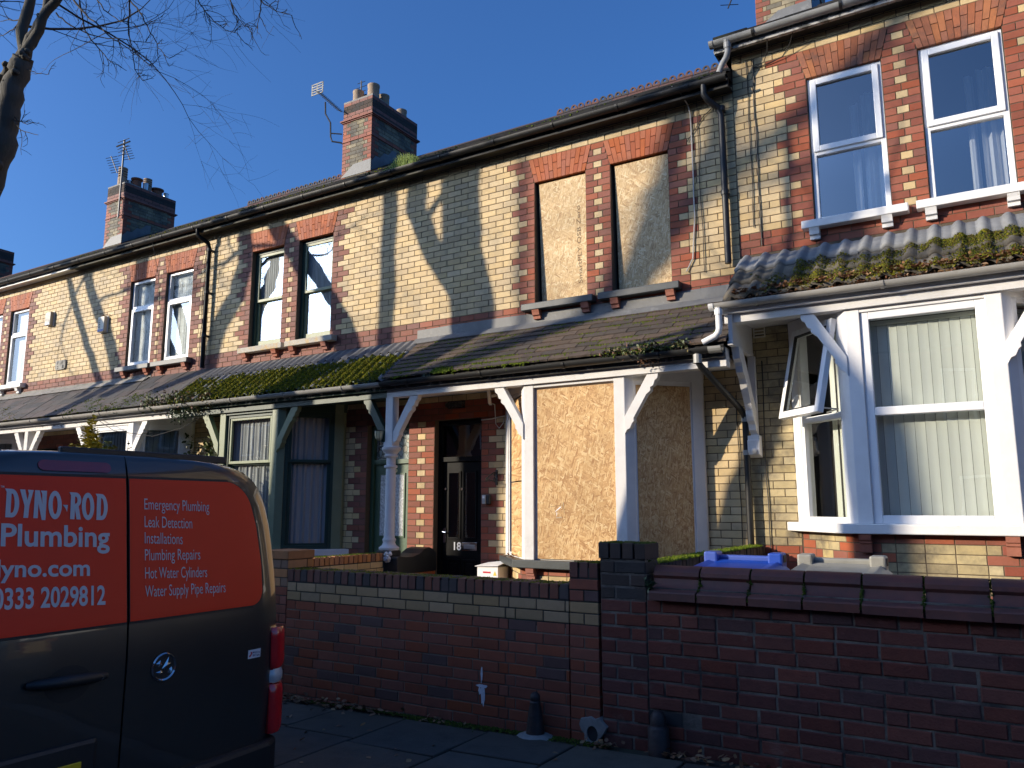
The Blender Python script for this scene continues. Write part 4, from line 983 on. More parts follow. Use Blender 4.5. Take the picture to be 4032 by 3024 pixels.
house('terraced_house', 10.985, -1, .43, 4.385, 'second terraced house outside the right edge of the photo', dict(NB, fascia='fascia_black'), False)
# ================================================================ pipes and trim that belong to single houses
def pipe(name, pts, r, mat, parent, n=10):
    b = B(); b.tube(pts, r, n); return b.build(name, mat, parent, smooth=45)
# house 18 and 20: the downpipe at their joint
dp = pipe('downpipe', [(-2.43, 8.155, 6.24), (-2.43, 8.155, 6.12), (-2.40, 8.19, 6.06), (-2.31, 8.30, 5.99), (-2.29, 8.32, 5.9), (-2.285, 8.325, 4.16)], .036, 'black_plastic', h18.root)
for z in (5.95, 4.95): b = B(); b.lathe((-2.288, 8.323, z), [(.043, 0), (.045, .01), (.045, .05), (.043, .06)], 12); b.box(-2.32, -2.255, 8.33, 8.4, z + .015, z + .04); b.build('pipe_clip', 'black_plastic', dp)
dp = pipe('downpipe', [(-2.42, 7.545, 3.03), (-2.42, 7.545, 2.95), (-2.40, 7.58, 2.90), (-2.20, 8.22, 2.53), (-2.185, 8.31, 2.47), (-2.18, 8.325, 2.38), (-2.18, 8.325, .12)], .034, 'black_plastic', h18.root)
b = B(); b.lathe((-2.42, 7.545, 2.93), [(.045, 0), (.045, .09)], 12); b.lathe((-2.18, 8.325, 2.05), [(.042, 0), (.044, .05)], 12); b.lathe((-2.18, 8.325, 2.40), [(.04, 0), (.042, .06)], 12); b.build('pipe_collar', 'grey_plastic', dp)
b = B(); gutter(b, -2.30, -2.17, 7.545, 3.078, .062, .012); b.build('gutter_end', 'grey_plastic', h18.root)
# house 20: canopy end, white swan neck, cheek board and wall bracket
z2 = .43
pipe('swan_neck', [(-2.19, 7.545, 3.45), (-2.19, 7.545, 3.26), (-2.20, 7.545, 3.22), (-2.235, 7.545, 3.185), (-2.36, 7.545, 3.135)], .034, 'white_plastic', h20.root)
b = B(); gutter(b, -2.275, -2.23, 7.545, 3.508, .063, .012); b.prism([(7.545 + .06 * math.cos(t * .3), 3.508 - .06 * math.sin(t * .3)) for t in range(11)], 'x', -2.28, -2.272); b.lathe((-2.19, 7.545, 3.40), [(.042, 0), (.042, .06), (.05, .07)], 12); b.build('gutter_end', 'white_plastic', h20.root)
b = B(); b.box(-2.125, -2.085, 7.63, 8.398, 3.12, 3.555); b.box(-2.135, -2.08, 7.62, 8.398, 3.10, 3.14); ck = b.build('cheek_board', 'white_old', h20.root)
b = B(); P = []
for i in range(21):
    f = i / 20; bump = sum(.03 * max(0, math.cos((f - c) / .07 * 1.57)) if abs(f - c) < .07 else 0 for c in (.1, .22, .75, .9)); P.append((8.36 - .62 * f - bump * .6, 2.25 + .85 * f - bump))
P += [(7.90, 3.10), (8.36, 2.48)]
b.prism(P, 'x', -2.135, -2.06); b.box(-2.135, -2.06, 8.34, 8.398, 2.2, 3.1); b.build('end_brace', 'white_old', h20.root, bevel=.004)
b = B(); b.prism([(8.398, 2.02), (8.30, 2.05), (8.285, 2.10), (8.285, 2.20), (8.30, 2.205), (8.30, 2.25), (8.398, 2.25)], 'x', -2.16, -2.035); b.lathe((-2.097, 8.27, 2.09), [(.03, 0), (.028, .012), (.015, .022)], 12, 'y'); b.lathe((-2.097, 8.285, 2.09), [(.001, -.03), (.02, -.022), (.03, 0)], 12, 'y'); b.build('corbel', 'white_old', h20.root, bevel=.004)
b = B(); frame(b, (-2.07, -1.945, 3.305, 3.46, lambda a, d, z: (a, FY - .012 + d, z)), .012, .03, [(3.345, .014), (3.38, .014), (3.415, .014)]); vt = b.build('air_vent', 'cream_box', h20.root)
b = B(); b.box(-2.066, -1.949, FY + .001, FY + .004, 3.31, 3.456); b.build('vent_back', 'interior', vt)
b = B(); b.box(-2.315, -2.285, 8.22, 8.23, 6.62, 6.76); b.box(-2.31, -2.30, 8.22, 8.40, 6.60, 6.74); b.build('box_end', 'fascia_peel', h20.root)
b = B(); gutter(b, -2.335, -2.295, 8.155, 6.705, .063, .012); b.prism([(8.155 + .06 * math.cos(t * .314), 6.705 - .06 * math.sin(t * .314)) for t in range(11)], 'x', -2.34, -2.332); b.build('gutter_end', 'grey_plastic', h20.root)
pipe('gutter_outlet', [(-2.14, 8.155, 6.66), (-2.14, 8.155, 6.55), (-2.16, 8.16, 6.49), (-2.21, 8.16, 6.42), (-2.25, 8.16, 6.33)], .035, 'grey_plastic', h20.root)
b = B(); b.lathe((-2.14, 8.155, 6.59), [(.042, 0), (.045, .06), (.055, .09)], 12); b.build('outlet_collar', 'grey_plastic', h20.root)
# houses 14 and 16
dp = pipe('downpipe', [(-11.28, 8.155, 6.22), (-11.28, 8.16, 6.12), (-11.24, 8.2, 6.07), (-11.17, 8.30, 5.99), (-11.16, 8.32, 5.9), (-11.16, 8.32, 3.82)], .035, 'black_gloss', h14.root)
for z in (5.1, 4.35, 5.85): b = B(); b.lathe((-11.16, 8.32, z), [(.041, 0), (.041, .05)], 12); b.box(-11.19, -11.13, 8.33, 8.4, z + .01, z + .035); b.build('pipe_clip', 'black_plastic', dp)
# plaque on house 14
b = B(); q = .03; x0, x1, za, zb = -15.78, -15.42, 4.205, 4.40
P = [(x0 + q, za), (x1 - q, za), (x1 - q, za + q * .6), (x1, za + q), (x1, zb - q), (x1 - q, zb - q * .6), (x1 - q, zb), (x0 + q, zb), (x0 + q, zb - q * .6), (x0, zb - q), (x0, za + q), (x0 + q, za + q * .6)]
b.prism(P, 'y', FY - .03, FY + .02); plq = b.build('plaque', 'plaque', h14.root, bevel=.006)
for s_, a, z in (('F', -15.71, 4.315), ('P', -15.55, 4.315), ('2', -15.71, 4.225), ('1', -15.53, 4.225)):
    lettering(plq, s_, 'ink_black', lambda x, y, a=a, z=z: (a + .06 * x, FY - .0315, z + .065 * y), .02)

# ================================================================ boundary walls along the pavement
def core(b, x0, x1, y0, y1, z0, z1): b.box(x0 + .005, x1 - .005, y0 + .005, y1 - .005, z0, z1)
w18 = empty('garden_wall', (-3.9, 4.95, -.02)); tag(w18, 'red brick garden wall with two buff courses and upright brick capping, beside the van', 'wall')
b = B(); core(b, -5.2, -2.505, 4.85, 5.065, -.2, .70); core(b, -2.505, -2.285, 4.85, 5.065, -.2, .70); b.build('core', 'mortar_pale', w18)
b = B(); core(b, -5.2, -2.505, 4.85, 5.065, .70, .965); core(b, -2.505, -2.285, 4.85, 5.065, .70, 1.10); b.build('upper_core', 'mortar_black', w18)
bk = Bricks(.0016, .0035); hC = .075
for j in range(13):
    z = .88 - hC * (j + 1); mt = 'wallbuff' if j < 2 else 'wallred'; off = -2.505 - (0 if j % 2 else .1125)
    cl = -2.93 if j % 2 else -2.985
    bk.run((0, 4.85), (1, 0), -5.2, cl - .08, z, hC, .1, mt, .225, cl - .08 - .225 * 20)
    bk.run((0, 4.85), (1, 0), cl - .08, cl, z, hC, .1, mt, .5, cl - .08)
    bk.run((0, 4.85), (1, 0), cl, -2.505, z, hC, .1, mt, .225, cl)
    if j % 2: bk.run((0, 4.85), (1, 0), -2.505, -2.285, z, hC, .1, mt, .11, -2.505)
    else: bk.run((0, 4.85), (1, 0), -2.505, -2.285, z, hC, .1, mt, .22, -2.505)
for j, pt in ((0, .11), (1, .22)): bk.run((0, 4.85), (1, 0), -2.505, -2.285, .88 + hC * j, hC, .1, 'wallred', pt, -2.505)
bk.build(w18, 300)
cp = B(); cp.obox((0, 0, 0), Vector((.5, 0, 0)), Vector((0, .5, 0)), Vector((0, 0, .5)), .03); 
def cap(x0, x1, y0, y1, z0, z1, mat, parent, along='x', n=None, gap=.012):
    L_ = (x1 - x0) if along == 'x' else (y1 - y0); n = n or max(1, round(L_ / .078)); st_ = L_ / n
    for i in range(n):
        b = B(); j = rng.uniform(-.003, .003); k = rng.uniform(-.003, .003)
        if along == 'x': b.box(x0 + i * st_ + gap / 2, x0 + (i + 1) * st_ - gap / 2, y0 + j, y1 + j, z0 + .008, z1 + k)
        else: b.box(x0 + j, x1 + j, y0 + i * st_ + gap / 2, y0 + (i + 1) * st_ - gap / 2, z0 + .008, z1 + k)
        b.build('capping_brick', mat, parent, bevel=.004)
cap(-5.2, -2.505, 4.85, 5.065, .88, .986, 'wallcap', w18)
cap(-2.505, -2.285, 4.85, 5.065, 1.03, 1.135, 'wallcap', w18, n=3)
pl = empty('gate_pier', (-5.36, 4.96, 0)); tag(pl, 'small brown brick gate pier behind the rear corner of the van', 'pier')
b = B(); core(b, -5.52, -5.21, 4.86, 5.15, -.2, 1.06); b.build('core', 'mortar_black', pl)
bk = Bricks(.0016, .0035)
for j in range(14):
    z = 1.06 - hC * (j + 1)
    for p0, d, L_ in (((-5.52, 4.86), (1, 0), .31), ((-5.21, 4.86), (0, 1), .29)): bk.run(p0, d, 0, L_, z, hC, .06, 'orangebrick' if j < 3 else 'wallred', .225, .1125 * (j % 2))
bk.build(pl, 60)
b = B(); b.box(-5.53, -5.20, 4.85, 5.16, 1.062, 1.135); b.build('cap', 'orangebrick', pl, bevel=.006)

w20 = empty('garden_wall', (-.2, 4.95, 0)); tag(w20, 'dark weathered red brick garden wall with rolled terracotta coping, right foreground', 'wall')
b = B(); b.box(-1.95, 2.2, 4.857, 5.06, -.2, .95); b.build('core', 'old_mortar', w20)
bk = Bricks(.004, .006); hD = .0835; hg = random.Random(11)
for j in range(13):
    z = .925 - hD * (j + 1); x = -1.95 + (.0 if j % 2 else -.12)
    while x < 2.2:
        ln = hg.choice((.226, .226, .226, .230, .222, .113)) if hg.random() < .9 else .113
        a, c = max(x, -1.95), min(x + ln, 2.2)
        hole = j == 8 and -1.98 < a < -1.8
        if c - a > .04 and not hole: bk.put(((a + c) / 2, 4.85, z + hD / 2), (1, 0), c - a - .011, hD - .011, .1, 'oldred')
        x += ln
bk.build(w20, 300)
b = B(); b.box(-1.95, -1.74, 4.852, 4.9, .925 - hD * 9 + .006, .925 - hD * 8 - .006); b.build('hollow_shade', 'interior', w20)  # dark block almost flush with the face, painted shade of the missing brick
prof = [(4.795, .925), (4.795, .970), (4.80, .978), (4.835, .984), (4.866, .998), (4.886, 1.02), (4.894, 1.042), (4.898, 1.052)]
for i in range(9): t = math.pi * (1 - i / 8); prof.append((4.957 + .073 * math.cos(t), 1.072 + .060 * math.sin(t)))
prof += [(2 * 4.957 - y, z) for y, z in prof[:8][::-1]]
xs = [-1.915] + [-1.608 + .311 * i for i in range(13)]
for a, c in zip(xs[:-1], xs[1:]):
    b = B(); dz = rng.uniform(-.003, .003); b.prism([(y, z + dz) for y, z in prof], 'x', a + .006, c - .006); b.build('coping_tile', 'coping', w20, smooth=24, bevel=0)
b = B(); b.box(-1.94, 2.1, 4.85, 5.06, .93, 1.0); b.build('bedding', 'old_mortar', w20)
p20 = empty('gate_pier', (-2.11, 4.96, 0)); tag(p20, 'dark brick pier with mossy four-brick cap between the two garden walls', 'pier')
b = B(); core(b, -2.275, -1.95, 4.85, 5.075, -.2, 1.17); b.build('core', 'old_mortar', p20)
bk = Bricks(.003, .005)
for j in range(15):
    z = 1.16 - hD * (j + 1)
    segs = ((0, .11), (.11, .325)) if j % 2 == 0 else ((0, .215), (.215, .325))
    for a, c in segs: bk.put((-2.275 + (a + c) / 2, 4.85, z + hD / 2), (1, 0), c - a - .012, hD - .012, .1, 'pierbrick' if j < 3 else 'oldred')
    bk.run((-1.95, 4.85), (0, 1), 0, .225, z, hD, .08, 'pierbrick', .225, .11 * (j % 2))
bk.build(p20, 60)
cap(-2.285, -1.94, 4.84, 5.085, 1.163, 1.272, 'pierbrick', p20, n=4, gap=.014)
# ---- dividers between the front gardens
dv = empty('divider_wall', (-2.12, 6.5, 0)); tag(dv, 'low dark brick divider wall with mossy capping behind the blue bin', 'wall')
b = B(); core(b, -2.18, -2.06, 5.08, 8.38, -.1, 1.02); b.build('core', 'mortar_black', dv)
bk = Bricks(.002, .003)
for j in range(12): bk.run((-2.06, 5.08), (0, 1), 0, 3.3, 1.02 - hC * (j + 1), hC, .05, 'wallred', .225, .1125 * (j % 2))
bk.build(dv, 120); cap(-2.185, -2.055, 5.08, 8.38, 1.02, 1.115, 'pierbrick', dv, 'y')
dv2 = empty('divider_wall', (-6.5, 6.5, 0)); tag(dv2, 'low orange and yellow brick divider wall in front of the white column', 'wall')
b = B(); core(b, -6.57, -6.45, 5.07, 7.56, -.1, .86); b.build('core', 'mortar_black', dv2)
bk = Bricks(.002, .003)
for j in range(11): bk.run((-6.45, 5.07), (0, 1), 0, 2.49, .855 - hC * (j + 1), hC, .05, 'yellowbrick' if j < 2 else 'orangebrick', .225, .1125 * (j % 2))
bk.build(dv2, 120); cap(-6.575, -6.445, 5.07, 7.56, .855, .955, 'orangebrick', dv2, 'y')
sc = empty('porch_wall', (-6.4, 7.9, 0)); tag(sc, 'curved black coping on a low tiled porch wall beside the black door', 'wall')
P = [(7.60, .70), (7.60, .90), (7.66, .915), (7.78, .90), (7.92, .90), (8.05, .93), (8.15, .985), (8.25, 1.00), (8.33, .975), (8.395, .93), (8.395, .70)]
b = B(); b.prism(P, 'x', -6.58, -6.27); b.build('coping', 'black_plastic', sc, bevel=.01)
b = B(); b.box(-6.57, -6.29, 7.62, 8.39, 0, .70); b.build('base', 'mortar', sc)
bk = Bricks(.001, .003)
for j in range(8): bk.run((-6.285, 7.62), (0, 1), 0, .77, .695 - .0819 * (j + 1), .0819, .03, 'archbrick', .2285, .11 * (j % 2))
bk.build(sc, 60)
b = B(); b.box(-6.62, -6.41, 7.62, 7.84, 0, .975); b.build('plinth', 'black_plastic', sc, bevel=.01)
b = B(); g = random.Random(4)
for i in range(26): 
    c = Vector((-6.40 + g.uniform(-.03, .03), 7.57 + g.uniform(-.03, .04), .90 + g.uniform(-.05, .06))); b.lathe(c, [(.002, -.02), (.016, -.012), (.022, 0), (.014, .014), (.002, .02)], 6)
tag(b.build('plaster_crumbs', 'white_stone', sc, fix=False), kind='stuff')

# ================================================================ small things on and by the walls
def thing(name, loc, label, cat, group=None): return tag(empty(name, loc), label, cat, group)
t = thing('guard_post', (-2.735, 4.79, 0), 'tapered cast iron guard post against the red garden wall', 'post')
b = B(); b.lathe((-2.735, 4.785, 0), [(.075, -.02), (.066, 0), (.062, .03), (.045, .16), (.036, .205), (.037, .215), (.030, .225), (.034, .24), (.032, .26), (.022, .275), (.005, .282)], 16); b.build('shaft', 'castiron', t, smooth=40)
b = B(); b.lathe((-2.735, 4.78, -.02), [(.14, 0), (.12, .025), (.09, .035), (.07, .04)], 14); b.build('footing', 'concrete', t, smooth=60)
t = thing('guard_post', (-1.87, 4.80, .015), 'dark round-headed iron guard post against the old brick wall', 'post')
b = B(); b.lathe((-1.87, 4.79, -.05), [(.068, 0), (.064, .22), (.06, .225), (.05, .235), (.046, .29), (.03, .315), (.005, .325)], 16); b.build('shaft', 'castiron', t, smooth=40)
t = thing('drain_block', (-2.33, 4.82, 0), 'rough concrete block with a drain hole at the foot of the walls', 'drain')
b = B(); n = 18; V = []; F = []; cx, cz = -2.335, .075
for i in range(n):
    a = 2 * math.pi * i / n; r = (.085 + .02 * math.sin(3 * a) + rng.uniform(-.008, .008)) * (1.15 if abs(math.cos(a)) < .7 else 1)
    V += [(cx + r * math.cos(a), 4.825, max(-.03, cz + r * math.sin(a))), (cx + .040 * math.cos(a), 4.822, cz - .015 + .05 * math.sin(a)), (cx + r * 1.05 * math.cos(a), 4.87, max(-.03, cz + r * 1.05 * math.sin(a))), (cx + .038 * math.cos(a), 4.90, cz - .015 + .048 * math.sin(a))]
F = [(4 * i + p, 4 * ((i + 1) % n) + p, 4 * ((i + 1) % n) + q, 4 * i + q) for i in range(n) for p, q in ((0, 1), (0, 2), (1, 3))]
b.add(V, F); b.build('block', 'concrete', t)
b = B(); b.lathe((cx, 4.838, cz - .015), [(.055, 0), (.055, .004)], 16, 'y'); b.build('hole', 'interior', t)  # near-black disc stands for the shade inside the drain
b = B(); g = random.Random(8); P = []
for k, (cx, cz, rx, rz) in enumerate(((-3.195, .20, .022, .075), (-3.20, .255, .05, .012), (-3.205, .335, .009, .06), (-3.22, .22, .012, .03))):
    n = 14; b.add([(cx + rx * math.cos(a) * g.uniform(.7, 1.2), 4.8455 - .0004 * k, cz + rz * math.sin(a) * g.uniform(.7, 1.2)) for a in [2 * math.pi * i / n for i in range(n)]], [tuple(range(n))])
o = b.build('paint_splash', 'paint_splash', w18, fix=False)

def box_alarm(x, z, w_, hgt, mat, label):
    t = thing('alarm_box', (x, FY, z), label, 'alarm box', 'alarm boxes on the upper wall')
    b = B(); b.box(x - w_ / 2, x + w_ / 2, FY - .085, FY - .002, z, z + hgt); c = b.build('cover', mat, t, bevel=.012)
    b = B(); b.box(x - w_ / 2 - .01, x + w_ / 2 + .01, FY - .02, FY - .001, z - .01, z + hgt + .01); b.build('back_plate', 'white_plastic', t)
    return t, c
t, c = box_alarm(-16.12, 5.16, .2, .28, 'box_brown', 'faded brown alarm box, the left one on the buff wall')
b = B(); b.box(-16.20, -16.05, FY - .088, FY - .0855, 5.17, 5.22); b.build('strobe', 'lens_clear', t)
t, c = box_alarm(-14.22, 4.80, .21, .30, 'cream_box', 'cream alarm box with dead leaves on top, the right one on the buff wall')
b = B(); b.box(-14.31, -14.13, FY - .0885, FY - .0858, 4.805, 4.85); b.build('strobe', 'bin_blue', t)
for k in range(4): lettering(c, 'ALARM'[k:k + 3], 'ink_black', lambda x, y, k=k: (-14.30 + .06 * x, FY - .0865, 5.02 - .045 * k + .025 * y), .01)
t = thing('key_safe', (-5.475, FY, 1.55), 'small silver and black key safe beside the black front door', 'key safe')
b = B(); b.box(-5.53, -5.42, FY - .055, FY - .002, 1.545, 1.665); b.build('body', 'black_plastic', t, bevel=.014)
b = B(); b.box(-5.53, -5.475, FY - .062, FY - .053, 1.55, 1.66); b.build('cover', 'alu', t, bevel=.008)
b = B(); b.box(-5.52, -5.49, FY - .066, FY - .061, 1.62, 1.645); b.build('button', 'white_plastic', t)
t = thing('basket_bracket', (-5.345, FY, 1.80), 'black wrought iron hanging basket bracket on the brickwork by the bay', 'bracket')
b = B(); b.box(-5.36, -5.33, FY - .012, FY - .001, 1.785, 1.975); b.build('plate', 'iron_black', t)
b = B(); A = (-5.345, FY - .01, 1.95); E_ = (-5.345, FY - .24, 1.86)
b.tube([A, (-5.345, FY - .1, 1.93), E_], .006, 6); b.tube([(-5.345, FY - .01, 1.82), E_], .005, 6)
for c_, r0 in (((FY - .235, 1.845), .03), ((FY - .06, 1.85), .03), ((FY - .05, 1.91), .02)): b.tube([(-5.345, c_[0] + r0 * (1 - i / 26) * math.cos(i * .55), c_[1] + r0 * (1 - i / 26) * math.sin(i * .55)) for i in range(20)], .004, 5)
b.build('scrollwork', 'iron_black', t)
t = thing('floodlight', (-5.30, FY, 2.93), 'white wall floodlight with a looped white cable under the canopy', 'floodlight')
b = B(); c_ = Vector((-5.36, FY - .16, 2.90)); b.obox(c_, Vector((.018, .008, 0)), Vector((-.05, .09, .0)), Vector((-.012, 0, .105))); b.build('lamp_head', 'white_plastic', t, bevel=.006)
b = B(); b.tube([(-5.34, FY - .14, 2.90), (-5.28, FY - .06, 2.93), (-5.27, FY, 2.93)], .02, 8); b.box(-5.31, -5.24, FY - .05, FY, 2.88, 2.98); b.build('arm', 'white_plastic', t, bevel=.006)
b = B(); b.tube([(-5.36, FY - .14, 2.82), (-5.33, FY - .08, 2.80), (-5.36, FY - .02, 2.70), (-5.35, FY - .02, 2.56), (-5.30, FY - .02, 2.50), (-5.24, FY - .02, 2.56), (-5.20, FY - .02, 2.68), (-5.19, FY - .02, 2.76)], .0065, 6); b.tube([(-5.58, FY - .006, 2.625), (-5.42, FY - .006, 2.63), (-5.21, FY - .006, 2.66)], .008, 6); b.build('cable', 'cable_white', t)
t = thing('bulkhead_light', (-5.97, FY, 2.82), 'dark ribbed bulkhead light above the black front door', 'light')
b = B(); b.box(-6.10, -5.84, FY - .03, FY - .001, 2.80, 2.90); b.build('base', 'iron_black', t)
b = B(); b.tube([(-6.10 + .026 * i, FY - .06, 2.845) for i in range(11)], [.04 if i % 2 else .033 for i in range(11)], 10); b.build('ribbed_glass', 'black_plastic', t)
t = thing('wall_lantern', (-6.66, 7.70, 2.27), 'small yellow glass lantern on the left of the white column', 'lantern')
b = B(); b.lathe((-6.66, 7.66, 2.35), [(.022, 0), (.05, .03), (.062, .10), (.06, .125)], 8); b.build('glass', 'lamp_glass', t)
b = B(); b.lathe((-6.66, 7.66, 2.472), [(.066, 0), (.066, .008)], 8); b.tube([(-6.66, 7.66, 2.20), (-6.66, 7.66, 2.35)], [.008, .018], 8); b.tube([(-6.66, 7.66, 2.27), (-6.58, 7.68, 2.27), (-6.54, 7.70, 2.25)], [.01, .02, .008], 8)
for i in range(8): a = math.pi / 4 * i; b.tube([(-6.66 + .023 * math.cos(a), 7.66 + .023 * math.sin(a), 2.35), (-6.66 + .052 * math.cos(a), 7.66 + .052 * math.sin(a), 2.38), (-6.66 + .063 * math.cos(a), 7.66 + .063 * math.sin(a), 2.472)], .003, 4)
b.build('frame', 'iron_black', t)
t = thing('cardboard_box', (-5.26, 8.2, .12), 'white cardboard box with red stripe under the corner of the boarded bay', 'box')
b = B(); b.box(-5.42, -5.12, 8.08, 8.32, .12, .80); bx_ = b.build('carton', 'paper', t, bevel=.006)
b = B(); b.box(-5.335, -5.225, 8.0775, 8.0792, .725, .745); b.build('stripe', 'ink_red', bx_)
b = B(); b.prism([(-5.19, .70), (-5.14, .70), (-5.165, .755)], 'y', 8.0775, 8.0792); b.build('warning_triangle', 'sign_yellow', bx_)
b = B(); b.add([(-5.44, 8.06, .80), (-5.1, 8.05, .815), (-5.11, 8.33, .86), (-5.43, 8.34, .83), (-5.44, 8.06, .806), (-5.1, 8.05, .821), (-5.11, 8.33, .866), (-5.43, 8.34, .836)], [(0, 1, 2, 3), (4, 5, 6, 7), (0, 1, 5, 4), (1, 2, 6, 5), (2, 3, 7, 6), (3, 0, 4, 7)]); b.build('flap', 'paper', bx_)

# ---- wheelie bins
def bin_(x0, x1, y0, y1, zt, mat, label):
    t = thing('wheelie_bin', ((x0 + x1) / 2, (y0 + y1) / 2, .12), label, 'bin', 'wheelie bins behind the garden wall')
    b = B(); i_ = .05; b.add([(x0 + i_, y0 + i_, .15), (x1 - i_, y0 + i_, .15), (x1 - i_, y1 - i_, .15), (x0 + i_, y1 - i_, .15), (x0, y0, zt - .09), (x1, y0, zt - .09), (x1, y1, zt - .09), (x0, y1, zt - .09)], [(0, 3, 2, 1), (0, 1, 5, 4), (1, 2, 6, 5), (2, 3, 7, 6), (3, 0, 4, 7), (4, 5, 6, 7)]); b.build('body', mat, t, bevel=.02)
    b = B(); e = .03; P = [(x0 - e, y0 - e, zt - .095), (x1 + e, y0 - e, zt - .095), (x1 + e, y1 + e, zt - .075), (x0 - e, y1 + e, zt - .075), (x0 + .03, y0 + .06, zt - .05), (x1 - .03, y0 + .06, zt - .05), (x1 - .03, y1 - .05, zt - .01), (x0 + .03, y1 - .05, zt - .01), (x0 + .09, y0 + .14, zt - .058), (x1 - .09, y0 + .14, zt - .058), (x1 - .09, y1 - .12, zt - .03), (x0 + .09, y1 - .12, zt - .03)]
    b.add(P, [(0, 3, 2, 1), (0, 1, 5, 4), (1, 2, 6, 5), (2, 3, 7, 6), (3, 0, 4, 7), (4, 5, 9, 8), (5, 6, 10, 9), (6, 7, 11, 10), (7, 4, 8, 11), (8, 9, 10, 11)]); ld = b.build('lid', mat, t, bevel=.008)
    b = B(); b.box(x0 + .02, x1 - .02, y1 - .03, y1 + .03, zt - .06, zt + .02)
    for xx in (x0 + .0, x1 - .10): b.box(xx, xx + .10, y1 - .10, y1 + .05, zt - .07, zt + .045)
    b.build('hinge_bar', mat, ld, bevel=.014)
    b = B()
    for xx in (x1 - .008,): b.box(xx - .05, xx + .012, y1 - .06, y1 + .015, zt - .02, zt + .03)
    b.build('recess', 'seal', ld)
    for xx in (x0 + .04, x1 - .09):
        b = B(); b.lathe((xx, y1 - .02, .20), [(.08, 0), (.1, .01), (.1, .045), (.08, .055)], 16, 'x'); b.build('wheel', 'black_plastic', t)
bin_(-1.86, -1.30, 5.22, 5.86, 1.14, 'bin_blue', 'blue wheelie bin lid showing over the garden wall')
bin_(-1.20, -.64, 5.22, 5.86, 1.14, 'bin_grey', 'pale grey wheelie bin lid next to the blue bin')

# ---- aerials
def yagi(b, A, E_, n, hl, dv_, r=.006):
    A, E_ = Vector(A), Vector(E_); b.tube([A, E_], .012, 6); d = Vector(dv_).normalized()
    for i in range(n):
        p = A.lerp(E_, (i + .5) / n); b.tube([p - d * hl, p + d * hl], r, 4)
t = thing('tv_aerial', (-11.35, 11.6, 9.3), 'long television aerial on a cranked mast left of the nearer chimney', 'aerial', 'television aerials')
b = B(); b.tube([(-11.35, 11.58, 9.25), (-11.55, 11.5, 9.30), (-11.60, 11.5, 9.42), (-11.62, 11.5, 9.75), (-11.78, 11.5, 10.0), (-11.80, 11.5, 10.28)], .018, 7); b.tube([(-11.35, 11.58, 9.45), (-11.6, 11.5, 9.5)], .014, 6); b.build('mast', 'iron_black', t)
b = B(); yagi(b, (-12.05, 11.5, 10.62), (-11.32, 11.5, 9.92), 15, .11, (.2, 1, .1), .005); b.build('boom', 'iron_black', t)
b = B(); c_ = Vector((-12.05, 11.5, 10.66))
for i in range(5): b.box(c_.x - .17, c_.x + .17, 11.48, 11.49, c_.z - .13 + i * .06, c_.z - .105 + i * .06)
for xx in (-.17, -.02, .15): b.box(c_.x + xx, c_.x + xx + .03, 11.485, 11.495, c_.z - .13, c_.z + .135)
b.build('reflector', 'plaque', t)
t = thing('tv_aerial', (-11.1, 12.0, 10.1), 'small upright television aerial on top of the nearer chimney', 'aerial', 'television aerials')
b = B(); b.tube([(-11.18, 11.95, 10.1), (-11.18, 11.95, 10.82)], .014, 6); b.build('mast', 'iron_black', t)
b = B()
for i, hl in enumerate((.16, .13, .17, .11)): b.tube([(-11.18 - hl, 11.95, 10.45 + i * .11), (-11.18 + hl, 11.95, 10.45 + i * .11)], .016 if i == 0 else .007, 5)
b.build('elements', 'iron_black', t)
t = thing('tv_aerial', (-19.4, 11.55, 9.2), 'television aerial on a tall pole at the farther chimney', 'aerial', 'television aerials')
b = B(); b.tube([(-19.32, 11.53, 9.15), (-19.32, 11.53, 11.35)], .024, 6); b.build('mast', 'sill_grey', t)
b = B()
for i, hl in enumerate((.26, .3, .24, .2, .2)): b.tube([(-19.32 - hl, 11.5, 11.32 - i * .1), (-19.32 + hl, 11.5, 11.32 - i * .1)], .022 if i == 1 else .009, 5)
yagi(b, (-19.85, 11.5, 11.0), (-19.65, 11.6, 10.5), 7, .2, (1, .2, 0), .009); yagi(b, (-19.25, 11.5, 11.15), (-19.12, 11.6, 10.75), 6, .18, (1, .2, 0), .009)
b.build('elements', 'iron_black', t)
t = thing('tv_aerial', (-2.5, 11.62, 10.5), 'tip of a television aerial at the top edge above the grey gutter', 'aerial', 'television aerials')
b = B(); b.tube([(-2.58, 11.59, 9.6), (-2.62, 11.5, 10.6)], .016, 6); b.build('mast', 'iron_black', t)
b = B(); yagi(b, (-2.98, 11.5, 9.36), (-2.64, 11.5, 10.1), 7, .14, (1, .5, 0), .007); b.build('boom', 'iron_black', t)

# ---- loose cables on the fronts
def cable(pts, r, label, mat='cable'):
    b = B(); b.tube(pts, r, 5); o = b.build('wall_cable', mat, at=pts[0]); tag(o, label, 'cable', 'cables on the house fronts')
def vert(x, y, zs, amp=.015, seed=0):
    g = random.Random(seed); return [(x + g.uniform(-amp, amp), y, z) for z in zs]
zz = [6.52 - .22 * i for i in range(11)]
cable(vert(-2.0, 8.388, zz[:10], .008, 1), .005, 'thin black cable hanging on the buff wall right of the downpipe, left strand')
cable(vert(-1.93, 8.388, zz, .008, 2), .006, 'thin black cable hanging on the buff wall right of the downpipe, right strand')
cable([(-1.72, 8.22, 6.60), (-1.74, 8.28, 6.50), (-1.80, 8.37, 6.43), (-1.93, 8.385, 6.40)], .005, 'black cable looping from the fascia to the wall above the right windows')
cable([(-1.93, 8.385, 6.40), (-1.75, 8.385, 6.40), (-1.6, 8.37, 6.43), (-1.5, 8.30, 6.52), (-1.45, 8.23, 6.6)], .005, 'black cable curving along the arch of the right-hand house')
